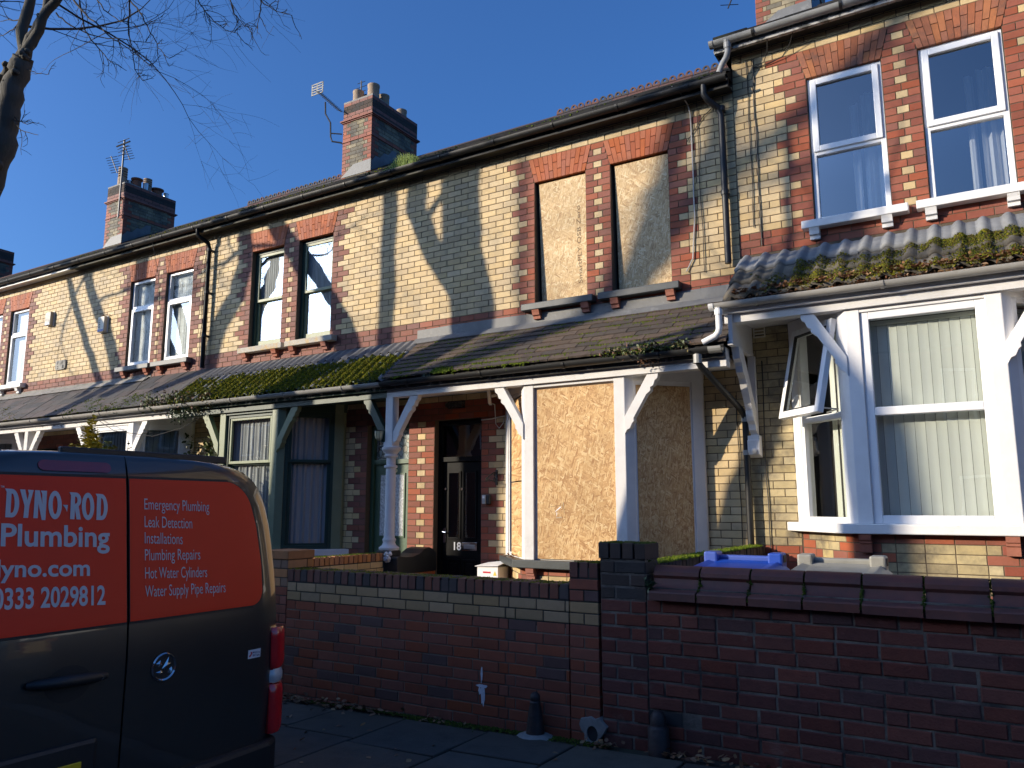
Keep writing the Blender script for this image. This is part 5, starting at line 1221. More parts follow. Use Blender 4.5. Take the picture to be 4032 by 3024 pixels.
cable([(-2.55, 8.24, 6.27)] + vert(-2.58, 8.385, [6.12 - .25 * i for i in range(9)], .01, 4), .005, 'black cable on the wall left of the tall downpipe')
cable([(-2.80, 8.15, 6.33), (-2.72, 8.22, 6.25), (-2.68, 8.35, 6.15)] + vert(-2.67, 8.385, [6.05 - .25 * i for i in range(7)], .012, 5) + [(-2.70, 8.38, 4.3), (-2.78, 8.38, 4.16)], .008, 'white cable hanging beside the right boarded window', 'cable_white')
cable([(-2.34, 8.385, 5.98), (-2.40, 8.385, 6.06), (-2.52, 8.385, 5.98), (-2.72, 8.385, 5.72)], .005, 'black cable slanting across the buff wall by the boarded window')
cable(vert(-2.0, 8.385, [3.05 - .3 * i for i in range(10)], .01, 6), .006, 'black cable down the shaded wall between the bays')
cable(vert(-2.28, 8.385, [2.7 - .3 * i for i in range(8)], .012, 7), .005, 'black cable behind the lower downpipe')
cable(vert(-11.34, 8.385, [6.12 - .25 * i for i in range(10)], .02, 8), .006, 'thin black cable left of the glossy downpipe')
cable([(-12.55, 8.16, 6.22), (-12.5, 8.3, 5.6), (-12.48, 8.36, 5.0), (-12.5, 8.36, 4.5), (-12.4, 8.3, 3.95), (-12.5, 8.0, 3.5), (-12.55, 7.58, 3.12)], .005, 'thin cable crossing the white windows of the middle house')
cable([(-11.2, 8.2, 3.8), (-11.6, 7.9, 3.5), (-12.4, 7.55, 3.14)], .004, 'thin cable lying across the slate porch roof')
cable([(-13.0, 7.58, 3.05), (-12.2, 7.5, 2.75), (-11.3, 7.6, 2.62), (-10.6, 7.62, 2.72), (-10.3, 7.68, 2.85)], .005, 'thin cable sagging under the porch gutter')
# ================================================================ the van, its tail towards the camera
def interp(T, z):
    if z <= T[0][0]: return T[0][1]
    for (a, va), (c, vc) in zip(T[:-1], T[1:]):
        if z <= c: f = (z - a) / (c - a); return va + (vc - va) * f
    return T[-1][1]
YC = 2.25
LEAN = [(.1, -3.435), (.85, -3.43), (1.0, -3.442), (1.17, -3.465), (1.5, -3.51), (1.66, -3.535), (1.74, -3.565), (1.775, -3.63)]
HWT = [(.12, .93), (.25, .965), (.45, .992), (.9, .992), (1.1, .988), (1.25, .98), (1.4, .962), (1.5, .94), (1.58, .912), (1.65, .865), (1.70, .795), (1.735, .67), (1.755, .48), (1.768, .2), (1.775, .0)]
hw = lambda z: interp(HWT, z)
def RX(y, z):
    d = abs(y - YC); e = max(0, d - (hw(z) - .26)) / .24
    return interp(LEAN, z) - .085 * min(e, 1.2) ** 2.2 - .012 * (d / .9) ** 2
van = empty('parked_van', (-5.8, YC, -.13)); tag(van, 'dark grey panel van with red lettered rear doors parked at the kerb', 'van')
b = B(); prof = [(hw(z), z) for z in [.12, .16, .25, .35, .45, .6, .75, .9, 1.0, 1.1, 1.17, 1.25, 1.32, 1.4, 1.45, 1.5, 1.54, 1.58, 1.62, 1.65, 1.68, 1.70, 1.72, 1.735, 1.747, 1.755, 1.76, 1.765]]
loop = prof + [(-w_, z) for w_, z in prof[::-1]]; n = len(loop); V = []; SE = [(.025, .07), (.035, .035), (.06, .015), (.11, .004), (.2, 0), (1.0, 0), (2.6, 0), (3.4, .0), (3.9, .03), (4.3, .12), (4.6, .25), (4.8, .36)]
for k, (d, e) in enumerate(SE):
    for w_, z in loop:
        f = max(0, (d - 3.2) / 1.6); zz = z if z < .9 else z - (z - .95) * min(1, f ** 1.5 * 1.0)
        ww = max(0, abs(w_) - e) * (1 if w_ > 0 else -1)
        V.append((interp(LEAN, z) - d - (.085 if d < .1 else .03 if d < .15 else 0) * (abs(w_) / .95) ** 6, YC + ww, zz - (e * .5 if z > 1.6 else 0)))
F = [(k * n + i, k * n + (i + 1) % n, (k + 1) * n + (i + 1) % n, (k + 1) * n + i) for k in range(len(SE) - 1) for i in range(n)]
m_ = len(prof); F += [(i, i + 1, n - 2 - i, n - 1 - i) for i in range(m_ - 1)]
kq = (len(SE) - 1) * n; F += [(kq + i, kq + i + 1, kq + n - 2 - i, kq + n - 1 - i) for i in range(m_ - 1)]
b.add(V, F); b.build('body', 'van_grey', van, smooth=50)
def skin(name, mat, zs, ya, yb, off, parent, ny=14, th=.012):
    """a panel that follows the tail of the van between ya(z) and yb(z)"""
    b = B(); V = []; k = len(zs)
    for z in zs:
        a, c = ya(z), yb(z)
        for i in range(ny + 1): y = a + (c - a) * i / ny; V.append((RX(y, z) + off, y, z))
    m = len(V)
    V += [(x - th, y, z) for x, y, z in V]
    F = [(r * (ny + 1) + i, r * (ny + 1) + i + 1, (r + 1) * (ny + 1) + i + 1, (r + 1) * (ny + 1) + i) for r in range(k - 1) for i in range(ny)]
    bd = [i for i in range(ny + 1)] + [r * (ny + 1) + ny for r in range(1, k)] + [(k - 1) * (ny + 1) + i for i in range(ny - 1, -1, -1)] + [r * (ny + 1) for r in range(k - 2, 0, -1)]
    F += [(bd[i], bd[(i + 1) % len(bd)], m + bd[(i + 1) % len(bd)], m + bd[i]) for i in range(len(bd))]
    b.add(V, F); return b.build(name, mat, parent, smooth=40)
zs = [.24, .3, .4, .5, .6, .7, .8, .9, .97, 1.05, 1.17, 1.3, 1.4, 1.5, 1.56, 1.6, 1.64, 1.67, 1.70, 1.72, 1.735, 1.745]
edge = lambda z: max(.03, hw(z) - .05 if z < 1.66 else hw(z) - .045)
dR = skin('rear_door', 'van_grey', zs, lambda z: YC + .005, lambda z: YC + edge(z), .012, van)
dL = skin('rear_door', 'van_grey', zs, lambda z: YC - .005, lambda z: YC - edge(z), .012, van)
ZB, ZTc = .985, 1.638
def ytop(y): return ZTc - .055 * ((y - YC) / .8) ** 2
def yw(z, g=0):
    m = interp([(ZB, .79), (1.2, .79), (1.4, .765), (1.64, .70)], z)
    r0, r1 = .08, .13
    zt = ZTc
    if z < ZB + r0: m -= r0 - math.sqrt(max(0, r0 ** 2 - (ZB + r0 - z) ** 2))
    if z > zt - r1: m -= r1 - math.sqrt(max(0, r1 ** 2 - min(r1, z - zt + r1) ** 2))
    return m + g
def wz(n=26): return [ZB + (ZTc - ZB) * (1 - math.cos(math.pi * i / n)) / 2 for i in range(n + 1)]
for d, sg in ((dR, 1), (dL, -1)):
    o = skin('window_seal', 'seal', [z + (.012 if i > 13 else -.012) for i, z in enumerate(wz())], lambda z: YC + sg * .006, lambda z: YC + sg * (yw(min(max(z, ZB), ZTc)) + .012), .0135, d, th=.004)
    o = skin('window_film', 'van_red', wz(), lambda z: YC + sg * .009, lambda z: YC + sg * yw(z), .0155, d, th=.004)
    if sg < 0: filmL = o
    else: filmR = o
def onvan(y0, y1, z0, z1, tilt=0, off=.0175):
    def f(x, y):
        yy = y0 + (y1 - y0) * x; zz = z0 + (z1 - z0) * y - tilt * x; return (RX(yy, zz) + off, yy, zz)
    return f
def ell(cx, cy, rx, ry, n=22, a0=0, a1=2 * math.pi): return [(cx + rx * math.cos(a0 + (a1 - a0) * i / n), cy + ry * math.sin(a0 + (a1 - a0) * i / n)) for i in range(n + (0 if abs(a1 - a0) > 6.2 else 1))]
def gD(x): return [[(x, 0), (x + .04, .88), (x - .03, 1.0)] + [(x + .22, 1.0)] + ell(x + .26, .5, .30, .5, 16, math.pi / 2, -math.pi / 2) + [(x + .2, 0)], [(x + .21, .16), (x + .24, .84)] + ell(x + .26, .5, .11, .34, 12, math.pi / 2, -math.pi / 2)]
def gO(x): return [ell(x + .30, .5, .30, .52), ell(x + .30, .5, .11, .34, 16), ]
def gY(x): return [[(x - .02, 1), (x + .2, 1), (x + .30, .62), (x + .36, .86), (x + .31, 1), (x + .56, 1), (x + .38, .42), (x + .34, 0), (x + .14, 0), (x + .18, .42)]]
def gN(x): return [[(x, 0), (x + .06, 1), (x + .26, 1), (x + .38, .50), (x + .37, .88), (x + .30, 1), (x + .58, 1), (x + .52, -.06), (x + .36, -.06), (x + .21, .52), (x + .19, 0)]]
def gR(x): return [[(x, 0), (x + .04, .88), (x - .03, 1.0), (x + .24, 1.0)] + ell(x + .27, .73, .25, .27, 12, math.pi / 2, -math.pi / 3) + [(x + .50, 0), (x + .30, 0), (x + .22, .38), (x + .20, 0)], [(x + .22, .58), (x + .23, .85)] + ell(x + .25, .715, .09, .135, 8, math.pi / 2, -math.pi / 2)]
gl = gD(0) + gY(.60) + gN(1.16) + gO(1.80) + [[(2.44, .52), (2.68, .52), (2.64, .26), (2.56, .40)]] + gR(2.78) + gO(3.32) + gD(4.02)
gV, gF = fill_mesh(gl); fm_ = onvan(1.705, 2.148, 1.455, 1.582, .018); b = B(); b.add([fm_(x, y) for x, y in gV], gF); b.build('lettering', 'letter', dL, fix=False)
lettering(dL, 'TM', 'letter', onvan(1.688, 1.702, 1.583, 1.592), .01)
lettering(dL, 'Plumbing', 'letter', onvan(1.694, 2.158, 1.316, 1.438, .022), .022)
lettering(dL, 'dyno.com', 'letter', onvan(1.648, 2.066, 1.202, 1.295, .022), .022)
lettering(dL, '0333 2029812', 'letter', onvan(1.672, 2.138, 1.095, 1.182, .025), .022)
for s_, z, y1, dsc in (('Emergency Plumbing', 1.492, 2.673, 1), ('Leak Detection', 1.409, 2.577, 0), ('Installations', 1.333, 2.527, 0), ('Plumbing Repairs', 1.253, 2.636, 1), ('Hot Water Cylinders', 1.170, 2.683, 1), ('Water Supply Pipe Repairs', 1.086, 2.803, 1)):
    kx = -interp(LEAN, z) / 3.47; y0 = 2.333; y1 *= kx; lettering(dR, s_, 'letter', onvan(y0, y1, z - (.016 if dsc else 0), z + .053, .018 if z < 1.2 else .012), -.004)
o = skin('brake_light', 'lens_dark', [1.662 + .047 * i / 8 for i in range(9)], lambda z: 2.005 - (.165 - .02 * (abs(z - 1.6855) / .0235) ** 3), lambda z: 2.005 + (.165 - .02 * (abs(z - 1.6855) / .0235) ** 3), .017, dL, th=.008)
o['label'] = 'dark red high-level brake light'
# handle on the left door
b = B(); n = 20; b.add([(RX(2.0, .76) + .0135, 1.99 + .10 * math.cos(2 * math.pi * i / n), .762 + .075 * math.sin(2 * math.pi * i / n)) for i in range(n)], [tuple(range(n))]); b.build('recess_shade', 'seal', dL, fix=False)  # flat dark oval in place of the shaded bowl behind the handle
hd = B(); hd.tube([(RX(1.85, .77) + .02, 1.815, .783), (RX(1.85, .77) + .045, 1.85, .784), (RX(2, .77) + .055, 1.96, .782), (RX(2, .77) + .05, 2.07, .776), (RX(2.1, .77) + .028, 2.145, .772)], [.014, .022, .026, .024, .016], 12); hdl = hd.build('door_handle', 'black_plastic', dL, smooth=60)
b = B(); b.lathe((RX(2.1, .77) + .045, 2.11, .774), [(.012, 0), (.012, .01)], 12, 'x'); b.build('key_lock', 'chrome', hdl)
# round emblem on the right door
em = B(); c = (RX(2.443, .757) + .014, 2.443, .757); n = 28
for r0, r1, h0 in ((.066, .054, .007),):
    em.add([(c[0], c[1] + r0 * math.cos(t), c[2] + r0 * math.sin(t)) for t in [2 * math.pi * i / n for i in range(n)]] + [(c[0] + h0, c[1] + (r0 + r1) / 2 * math.cos(t), c[2] + (r0 + r1) / 2 * math.sin(t)) for t in [2 * math.pi * i / n for i in range(n)]] + [(c[0] + .001, c[1] + r1 * math.cos(t), c[2] + r1 * math.sin(t)) for t in [2 * math.pi * i / n for i in range(n)]],
           [(k * n + i, k * n + (i + 1) % n, (k + 1) * n + (i + 1) % n, (k + 1) * n + i) for k in range(2) for i in range(n)])
emb = em.build('emblem', 'chrome', dR, smooth=60)
b = B(); b.lathe((c[0] - .002, c[1], c[2]), [(.070, 0), (.070, .003)], 28, 'x'); b.build('emblem_back', 'seal', emb)
b = B()
for P in ([(-.045, .02), (-.022, .034), (-.014, .012), (-.034, .006)], [(-.012, -.006), (.004, .018), (.022, .044), (.018, .018), (.034, .012), (.020, .004), (.006, -.016), (-.004, -.004)], [(-.044, -.018), (-.016, -.014), (-.006, -.024), (-.03, -.032)], [(.02, -.03), (.026, -.012), (.040, -.004), (.044, -.02), (.032, -.036)], [(-.02, .026), (-.002, .038), (.008, .042), (-.006, .028)]):
    k = len(P); b.add([(c[0] + .002, c[1] + p[0], c[2] + p[1]) for p in P] + [(c[0] + .008, c[1] + sum(p[0] for p in P) / k, c[2] + sum(p[1] for p in P) / k)], [(i, (i + 1) % k, k) for i in range(k)])
b.build('griffin_mark', 'chrome', emb, fix=False)
lettering(emb, 'VAUXHALL', 'ink_black', lambda x, y: (c[0] + .0065, c[1] - (.060) * math.cos(.55 + 2.0 * x) * (1 + .04 * (y - .5)), c[2] + (.060) * math.sin(.55 + 2.0 * x) * (1 + .10 * (y - .5))), .02)
# sticker
st_ = skin('sticker', 'sticker_white', [.713, .72, .735, .75, .757], lambda z: 2.945, lambda z: 3.03, .0145, dR, 4, .002)
lettering(st_, 'MADE IN', 'ink_blue', onvan(2.975, 3.024, .737, .748, .004, .0152), .015); lettering(st_, 'BRITAIN', 'ink_blue', onvan(2.975, 3.024, .722, .733, .004, .0152), .015)
b = B(); f_ = onvan(2.951, 2.972, .722, .748, .002, .0152); b.add([f_(0, 0), f_(.35, 0), f_(1, .6), f_(1, 1), f_(.4, 1), f_(.4, .75), f_(.62, .72), f_(0, .25)], [(0, 1, 2, 6, 7), (2, 3, 4, 5, 6)]); b.build('arrow_mark', 'ink_red', st_, fix=False)
# lamps
for sg in (1, -1):
    lm = empty('rear_lamp', (-3.5, YC + sg * .92, .28)); lm.parent = van; lm.location = Vector((-3.5, YC + sg * .92, .28)) - org(van)
    outer = [(-3.452, .845), (-3.436, .868), (-3.437, .90), (-3.452, .94), (-3.485, .972), (-3.54, .99), (-3.62, .992), (-3.70, .975), (-3.70, .93), (-3.50, .845)]
    def seg(z0, z1, mat, nm, k=1.0, e=.0):
        b = B(); V = []; N = len(outer); rows = [(z0, .90), (z0 + .02, .985), (z0 + .05 if z1 - z0 > .12 else (z0 + z1) / 2, 1.0), (z1 - .05 if z1 - z0 > .12 else (z0 + z1) / 2 + .001, 1.0), (z1 - .02, .985), (z1, .90)]
        for z, q in rows:
            for x, y in outer: V.append((-3.56 + (x + 3.56) * (1 - (1 - q) * .8) + e, YC + sg * (.932 + (y - .90) * q - (.04 * max(0, z - .7) if z > .7 else 0)), z))
        b.add(V, [(r * N + i, r * N + (i + 1) % N, (r + 1) * N + (i + 1) % N, (r + 1) * N + i) for r in range(5) for i in range(N)] + [tuple(range(N)), tuple(5 * N + i for i in range(N))]); return b.build(nm, mat, lm, smooth=50)
    seg(.292, .545, 'lens_red', 'lower_lens'); seg(.632, .848, 'lens_red', 'upper_lens'); seg(.552, .625, 'lens_clear', 'clear_lens', 1, -.008); seg(.30, .84, 'lens_dark', 'lamp_housing', 1, -.02)
b = B(); b.box(-3.62, -3.59, 3.20, 3.245, 1.03, 1.135); b.build('door_hinge', 'van_grey', van, bevel=.012)
# bumper, plate and roof trim
b = B(); b.prism([(-3.40, 1.34), (-3.375, 1.8), (-3.37, YC), (-3.375, 2.7), (-3.40, 3.10), (-3.45, 3.19), (-3.56, 3.225), (-3.9, 3.225), (-3.9, 1.275), (-3.56, 1.275), (-3.45, 1.31)], 'z', .05, .275); b.build('bumper', 'black_plastic', van, bevel=.025)
b = B(); b.box(-3.46, -3.405, 1.55, 2.14, .30, .52); hs = b.build('plate_housing', 'black_plastic', dL, bevel=.02)
b = B(); b.box(-3.405, -3.398, 1.55, 2.065, .335, .437); pl_ = b.build('number_plate', 'plate', hs, bevel=.004)
b = B(); b.box(-3.72, -3.69, 2.02, 2.95, 1.745, 1.785); b.build('roof_trim', 'black_plastic', van, bevel=.006)
b = B(); b.lathe((-3.95, 2.75, 1.735), [(.11, 0), (.10, .03), (.06, .05), (.01, .056)], 18); b.build('roof_dome', 'black_gloss', van, smooth=60)
for x in (-4.35, -7.45):
    for sg in (1, -1):
        wl = empty('wheel', (x, YC + sg * .82, .19)); wl.parent = van; wl.location = Vector((x, YC + sg * .82, .19)) - org(van)
        b = B(); b.lathe((x, YC + sg * .82, .19), [(.21, -.1), (.30, -.11), (.325, -.08), (.325, .08), (.30, .11), (.21, .1)], 28, 'y'); b.build('tyre', 'seal', wl, smooth=40)
        b = B(); b.lathe((x, YC + sg * .82, .19), [(.05, -.06), (.2, -.07), (.215, -.095), (.215, .095), (.2, .07), (.05, .06)], 24, 'y'); b.build('rim', 'alu', wl, smooth=40)
# ================================================================ the terrace across the road, whose shadow lies on the street
opp = empty('opposite_terrace', (-20, -11, 0)); tag(opp, 'long brick terrace across the road behind the camera', 'building')
b = B(); b.box(-75, 35, -16.4, -9.6, -.2, 6.1); b.build('wall', 'redbrick_mauve', opp)
b = B(); YR, HR = -13.0, .9 + SZ * (6 + 13.0); b.prism([(-9.2, 6.0), (YR, HR), (-16.8, 6.0)], 'x', -75.2, 35.2); b.build('roof', 'rooftile', opp)
for i in range(26):
    x = -73 + i * 4.2
    for dx, z in ((.6, 3.9), (1.9, 3.9), (.8, .9)):
        b = B(); b.box(x + dx, x + dx + (.8 if z > 2 else 1.7), -9.62, -9.57, z, z + 1.5); w_ = b.build('window', 'upvc', opp)
        b = B(); b.box(x + dx + .08, x + dx + (.72 if z > 2 else 1.62), -9.575, -9.56, z + .08, z + 1.42); b.build('pane', 'black_gloss', w_)

# ================================================================ growth
def tuft(b, p, nrm, s, g, n=5):
    """a small spiky clump of moss"""
    p = Vector(p); nrm = Vector(nrm); a = nrm.orthogonal().normalized(); c = nrm.cross(a); ph = g.uniform(0, 6.28); V = [p + nrm * (s * g.uniform(.55, 1.0))]
    for i in range(n):
        t = ph + 2 * math.pi * i / n; V.append(p + (a * math.cos(t) + c * math.sin(t)) * s * g.uniform(.6, 1.1) - nrm * s * .15)
    b.add(V, [(0, 1 + i, 1 + (i + 1) % n) for i in range(n)])
def moss(name, mat, pts, parent, label=None):
    g = random.Random(len(pts)); b = B()
    for p, nr, s in pts: tuft(b, p, nr, s, g)
    return tag(b.build(name, mat, parent, fix=False), label, kind='stuff')
def nz(x, y, s=1.0, o=0): return mnoise.noise(Vector((x * s + o, y * s, o * 1.7)))
# mossy corrugated canopy (house 16)
E0, sl, nn, L = h16.slope; g = random.Random(2); P1, P2, P3 = [], [], []
for i in range(42000):
    x = g.uniform(-10.92, -6.6); t = g.uniform(-.02, .72); ph = math.sin(x / .148 * 2 * math.pi)
    dens = 1.0 + .8 * nz(x, t, 1.6) + .5 * nz(x, t, 6) - .55 * max(0, ph) - max(0, t - .56) * 4.5
    if g.random() > dens: continue
    k = E0 + sl * t + nn * (.026 * ph + .004 + .012 * max(0, nz(x * 3, t * 3, 3))) + Vector((x, 0, 0))
    (P1 if g.random() < .75 else P2 if g.random() < .6 else P3).append((k, nn + Vector((g.uniform(-.4, .4), g.uniform(-.4, .2), 0)), g.uniform(.008, .021)))
moss('moss', 'moss', P1, h16.canopy); moss('moss', 'moss_dark', P2, h16.canopy); moss('moss', 'moss_bright', P3, h16.canopy)
# moss in the joints of the clay tiles (house 18)
E0, sl, nn, L = h18.slope; P1, P2 = [], []
for c in range(300):
    x = g.uniform(-6.5, -2.5); row = g.randint(0, 8); t = row * .112 - .006
    if nz(x, t, 1.1, 3) < -.12 and g.random() < .7: continue
    n = g.choice((4, 8, 14, 26)) if row < 5 else g.choice((3, 5, 9)); sp = .012 * math.sqrt(n)
    for q in range(n):
        along = g.random() < .75
        k = E0 + sl * (t + g.gauss(0, .008 if along else sp)) + nn * (.016 + g.uniform(0, .006)) + Vector((x + g.gauss(0, sp * 1.6 if along else .008), 0, 0)); P1.append((k, nn, g.uniform(.008, .016)))
for q in range(220): P1.append((E0 + sl * g.gauss(.02, .03) + nn * .03 + Vector((g.gauss(-5.62, .07), 0, 0)), nn, g.uniform(.01, .024)))
moss('moss', 'moss_bright', P1, h18.canopy)
# slate canopies
P1 = []
for hh, x0, x1 in ((h14, -15.2, -11), (h12, -19, -15.3)):
    E0, sl, nn, L = hh.slope
    for c in range(40):
        x, t = g.gauss((x0 + x1) / 2 + .4, .8), abs(g.gauss(.15, .2))
        if x0 < x < x1 and t < L - .3:
            for q in range(g.choice((6, 10, 20))): P1.append((E0 + sl * (t + g.gauss(0, .04)) + nn * .012 + Vector((x + g.gauss(0, .07), 0, 0)), nn, g.uniform(.008, .02)))
    moss('moss', 'moss_bright' if hh is h14 else 'moss', P1, hh.canopy); P1 = []
# pantile canopy (house 20)
E0, sl, nn, L = h20.slope; P1, P2, P3 = [], [], []
for i in range(22000):
    x = g.uniform(-2.15, 1.4); t = g.uniform(-.01, .64)
    dens = -.05 + 1.3 * nz(x, t * 1.6, 2.0, 5) + .5 * nz(x, t, 9) + (.35 if x > -1.5 else -.15) - max(0, t - .5) * 3
    if g.random() > dens: continue
    f = ((x + 2.14) % .2) / .205; zz = .040 * max(0, math.sin((f - .05) / .55 * math.pi)) if .05 < f < .6 else 0
    k = E0 + sl * t + nn * (.02 + zz + (.012 if t > .3 else 0)) + Vector((x, 0, 0)); (P1 if g.random() < .4 else P2 if g.random() < .75 else P3).append((k, nn, g.uniform(.006, .015)))
moss('moss', 'moss', P1, h20.canopy); moss('moss', 'moss_brown', P2, h20.canopy); moss('moss', 'moss_dark', P3, h20.canopy)
# roof edges and wall tops
P1 = []
for i in range(1500):
    x = g.uniform(-15, -2.3)
    if nz(x, 0, .8, 9) > -.05: P1.append(((x, 8.17 + g.uniform(-.02, .06), 6.335 + g.uniform(-.01, .03)), (0, -.5, .9), g.uniform(.01, .024)))
moss('roof_moss', 'moss_dark', P1[::2], h18.roof); moss('roof_moss', 'moss', [p for p in P1[1::2] if p[0][0] < -6.5], h16.roof)
P1, P2 = [], []
for i in range(5200):
    x = g.uniform(-5.2, -2.5); fj = abs(((x + 5.2) / .0771) % 1 - .5)
    if fj < .36 and g.random() < .82: continue
    P1.append(((x + .02 * g.uniform(-1, 1), 4.86 + g.random() ** 1.3 * .2, .985 + g.uniform(-.004, .003)), (0, 0, 1), g.uniform(.004, .011)))
for i in range(260): P1.append(((g.uniform(-2.5, -2.29), g.uniform(4.86, 5.06), 1.135), (0, 0, 1), g.uniform(.004, .011)))
moss('wall_moss', 'moss', P1, w18)
P1 = [((g.uniform(-2.28, -1.95), g.uniform(4.85, 5.08), 1.27), (0, 0, 1), g.uniform(.006, .013)) for i in range(500)]
P1 += [((g.uniform(-2.0, -1.95), g.uniform(4.88, 5.08), 1.16 + g.uniform(-.03, .01)), (1, 0, .3), g.uniform(.006, .012)) for i in range(120)]
moss('wall_moss', 'moss_dark', P1, p20)
P1 = [((g.uniform(-2.19, -2.05), g.uniform(5.1, 8.3), 1.117 + g.uniform(-.004, .006)), (0, 0, 1), g.uniform(.008, .02)) for i in range(2600)]
moss('wall_moss', 'moss_bright', P1, dv)
P1 = [((g.uniform(-6.57, -6.45), g.uniform(5.1, 7.5), .957), (0, 0, 1), g.uniform(.006, .016)) for i in range(500)]
moss('wall_moss', 'moss_bright', P1, dv2)
P1 = []
for xj in xs[1:-1]:
    for i in range(60):
        q = g.random(); y, z = prof_pt = (interp([(0, 4.80), (.35, 4.87), (.6, 4.905), (1, 4.94)], q), interp([(0, .95), (.35, 1.008), (.6, 1.07), (1, 1.125)], q)); P1.append(((xj + g.gauss(0, .006), y - .004, z + .002), (0, -.8, .6), g.uniform(.004, .011)))
moss('wall_moss', 'moss_dark', P1, w20)
P1 = []
for i in range(1600):
    x = g.uniform(-4.9, -2.2); y = 4.835 - abs(g.gauss(0, .05 if x > -3.8 else .02)); P1.append(((x, y, pz(x) + .003), (0, 0, 1), g.uniform(.006, .014)))
moss('pavement_moss', 'moss_dark', P1, None, 'dark moss along the foot of the red garden wall')

def leaf(b, p, d, up, l, w_):
    p, d = Vector(p), Vector(d).normalized(); s_ = d.cross(Vector(up))
    s_ = s_.normalized() if s_.length > .01 else Vector((1, 0, 0)); u = s_.cross(d)
    b.add([p, p + d * l * .35 + s_ * w_ + u * w_ * .2, p + d * l * .75 + s_ * w_ * .8, p + d * l, p + d * l * .75 - s_ * w_ * .8, p + d * l * .35 - s_ * w_ + u * w_ * .2], [(0, 1, 2, 3), (0, 3, 4, 5)])
def rdir(g, up=.3): 
    v = Vector((g.gauss(0, 1), g.gauss(0, 1), g.gauss(0, 1) + up)); return v.normalized()
def plant(name, label, loc, cat='plant', group=None): return tag(empty(name, loc), label, cat, group)
def clump(parent, c, r, n, mat, l, w_, g, nm='foliage', stems=0, flat=None):
    b = B()
    for i in range(n):
        p = Vector((c[0] + g.gauss(0, r[0]), c[1] + g.gauss(0, r[1]), c[2] + g.gauss(0, r[2]))); leaf(b, p, rdir(g), rdir(g, 1), l * g.uniform(.6, 1.3), w_ * g.uniform(.7, 1.2))
    return tag(b.build(nm, mat, parent, fix=False), kind='stuff')
# leafy weeds growing out of the lower gutters
t = plant('gutter_weed', 'thick leafy weed spilling over the gutter at the left end of the mossy roof', (-10.9, 7.55, 3.1), group='weeds in the gutters')
for k in range(26):
    x = -11.5 + .065 * k + g.uniform(-.03, .03); clump(t, (x, 7.58 + g.uniform(-.03, .07), 3.10 + .06 * math.sin(k * .9) + (.04 if 3 < k < 12 else 0)), (.05, .05, .055), 75, 'leaf_dull', .045, .013, g)
for x, dz in ((-10.75, -.10), (-10.55, -.14), (-10.4, -.07)): clump(t, (x, 7.54, 3.02 + dz), (.05, .03, .06), 60, 'leaf_ivy', .04, .013, g)
t = plant('gutter_weed', 'leafy weed growing in the black gutter over the boarded bay', (-2.9, 7.55, 3.1), group='weeds in the gutters')
for k in range(15):
    x = -3.42 + .062 * k; clump(t, (x, 7.53 + g.uniform(-.02, .04), 3.115 + .02 * math.sin(k) + .015 * min(k, 8) / 8), (.035, .035, .026), 42, 'leaf_dull', .036, .011, g)
clump(t, (-2.95, 7.56, 3.0), (.09, .03, .02), 60, 'dead_leaf', .03, .008, g)
t = plant('gutter_weed', 'small sprigs along the gutter of the mossy porch roof', (-8.5, 7.55, 3.1), group='weeds in the gutters')
for x in (-9.6, -9.2, -9.0, -8.8, -8.4, -7.9, -7.6, -7.1, -6.9, -6.75, -6.7, -5.85): clump(t, (x, 7.53, 3.09), (.05, .02, .02), 26, 'leaf_ivy', .03, .009, g)
t = plant('gutter_weed', 'small sprigs in the pale gutter behind the golden shrub', (-12.5, 7.55, 3.1), group='weeds in the gutters')
for x in (-13.6, -12.9, -12.4, -12.2): clump(t, (x, 7.53, 3.10), (.07, .02, .03), 30, 'leaf_ivy', .035, .01, g)
t = plant('gutter_grass', 'bright tuft of grass growing in the upper gutter by the chimney', (-6.8, 8.16, 6.3), 'grass')
b = B()
for i in range(700):
    x = -6.82 + g.gauss(0, .15); hgt = .13 * math.exp(-((x + 6.75) / .26) ** 2) * g.uniform(.5, 1.3) + .02; y = 8.16 + g.uniform(-.04, .05); d = Vector((g.gauss(0, .3), g.gauss(-.1, .3), 1)).normalized()
    p = Vector((x, y, 6.28)); q = p + d * hgt; r_ = q + Vector((d.x * .6, d.y * .6, .3)) * hgt * .35; b.add([p + Vector((-.003, 0, 0)), p + Vector((.003, 0, 0)), q + Vector((.002, 0, 0)), r_, q + Vector((-.002, 0, 0))], [(0, 1, 2, 4), (4, 2, 3)])
tag(b.build('blades', 'grassblade', t, fix=False), kind='stuff')
# golden shrub and dark stems behind the van
def stem_plant(name, label, base, stems, lm, ll, lw, gap, seed, stuffn='leaves', rad=0):
    g = random.Random(seed); t = plant(name, label, base, 'shrub'); b = B(); lf = B()
    for (tx, ty, tz) in stems:
        P = [Vector(base).lerp(Vector((tx, ty, tz)), i / 8) + Vector((g.uniform(-.02, .02), g.uniform(-.02, .02), 0)) for i in range(9)]; b.tube(P, [.010 - .0009 * i for i in range(9)], 5)
        Ls = sum((P[i + 1] - P[i]).length for i in range(8)); n = int(Ls * .75 / gap)
        for i in range(n):
            f = .25 + .75 * i / n; k = min(7, int(f * 8)); p = P[k].lerp(P[k + 1], f * 8 - k)
            for q in range(2 + (1 if rad else 0)): a = i * 1.6 + q * 3.14 / (1.5 if rad else 1) + g.uniform(-.5, .5); leaf(lf, p + Vector((g.gauss(0, rad), g.gauss(0, rad), g.gauss(0, rad))), (math.cos(a), math.sin(a), .45), (0, 0, 1), ll * g.uniform(.7, 1.2), lw)
    b.build('stems', 'twig', t); tag(lf.build(stuffn, lm, t, fix=False), kind='stuff')
gs = random.Random(5)
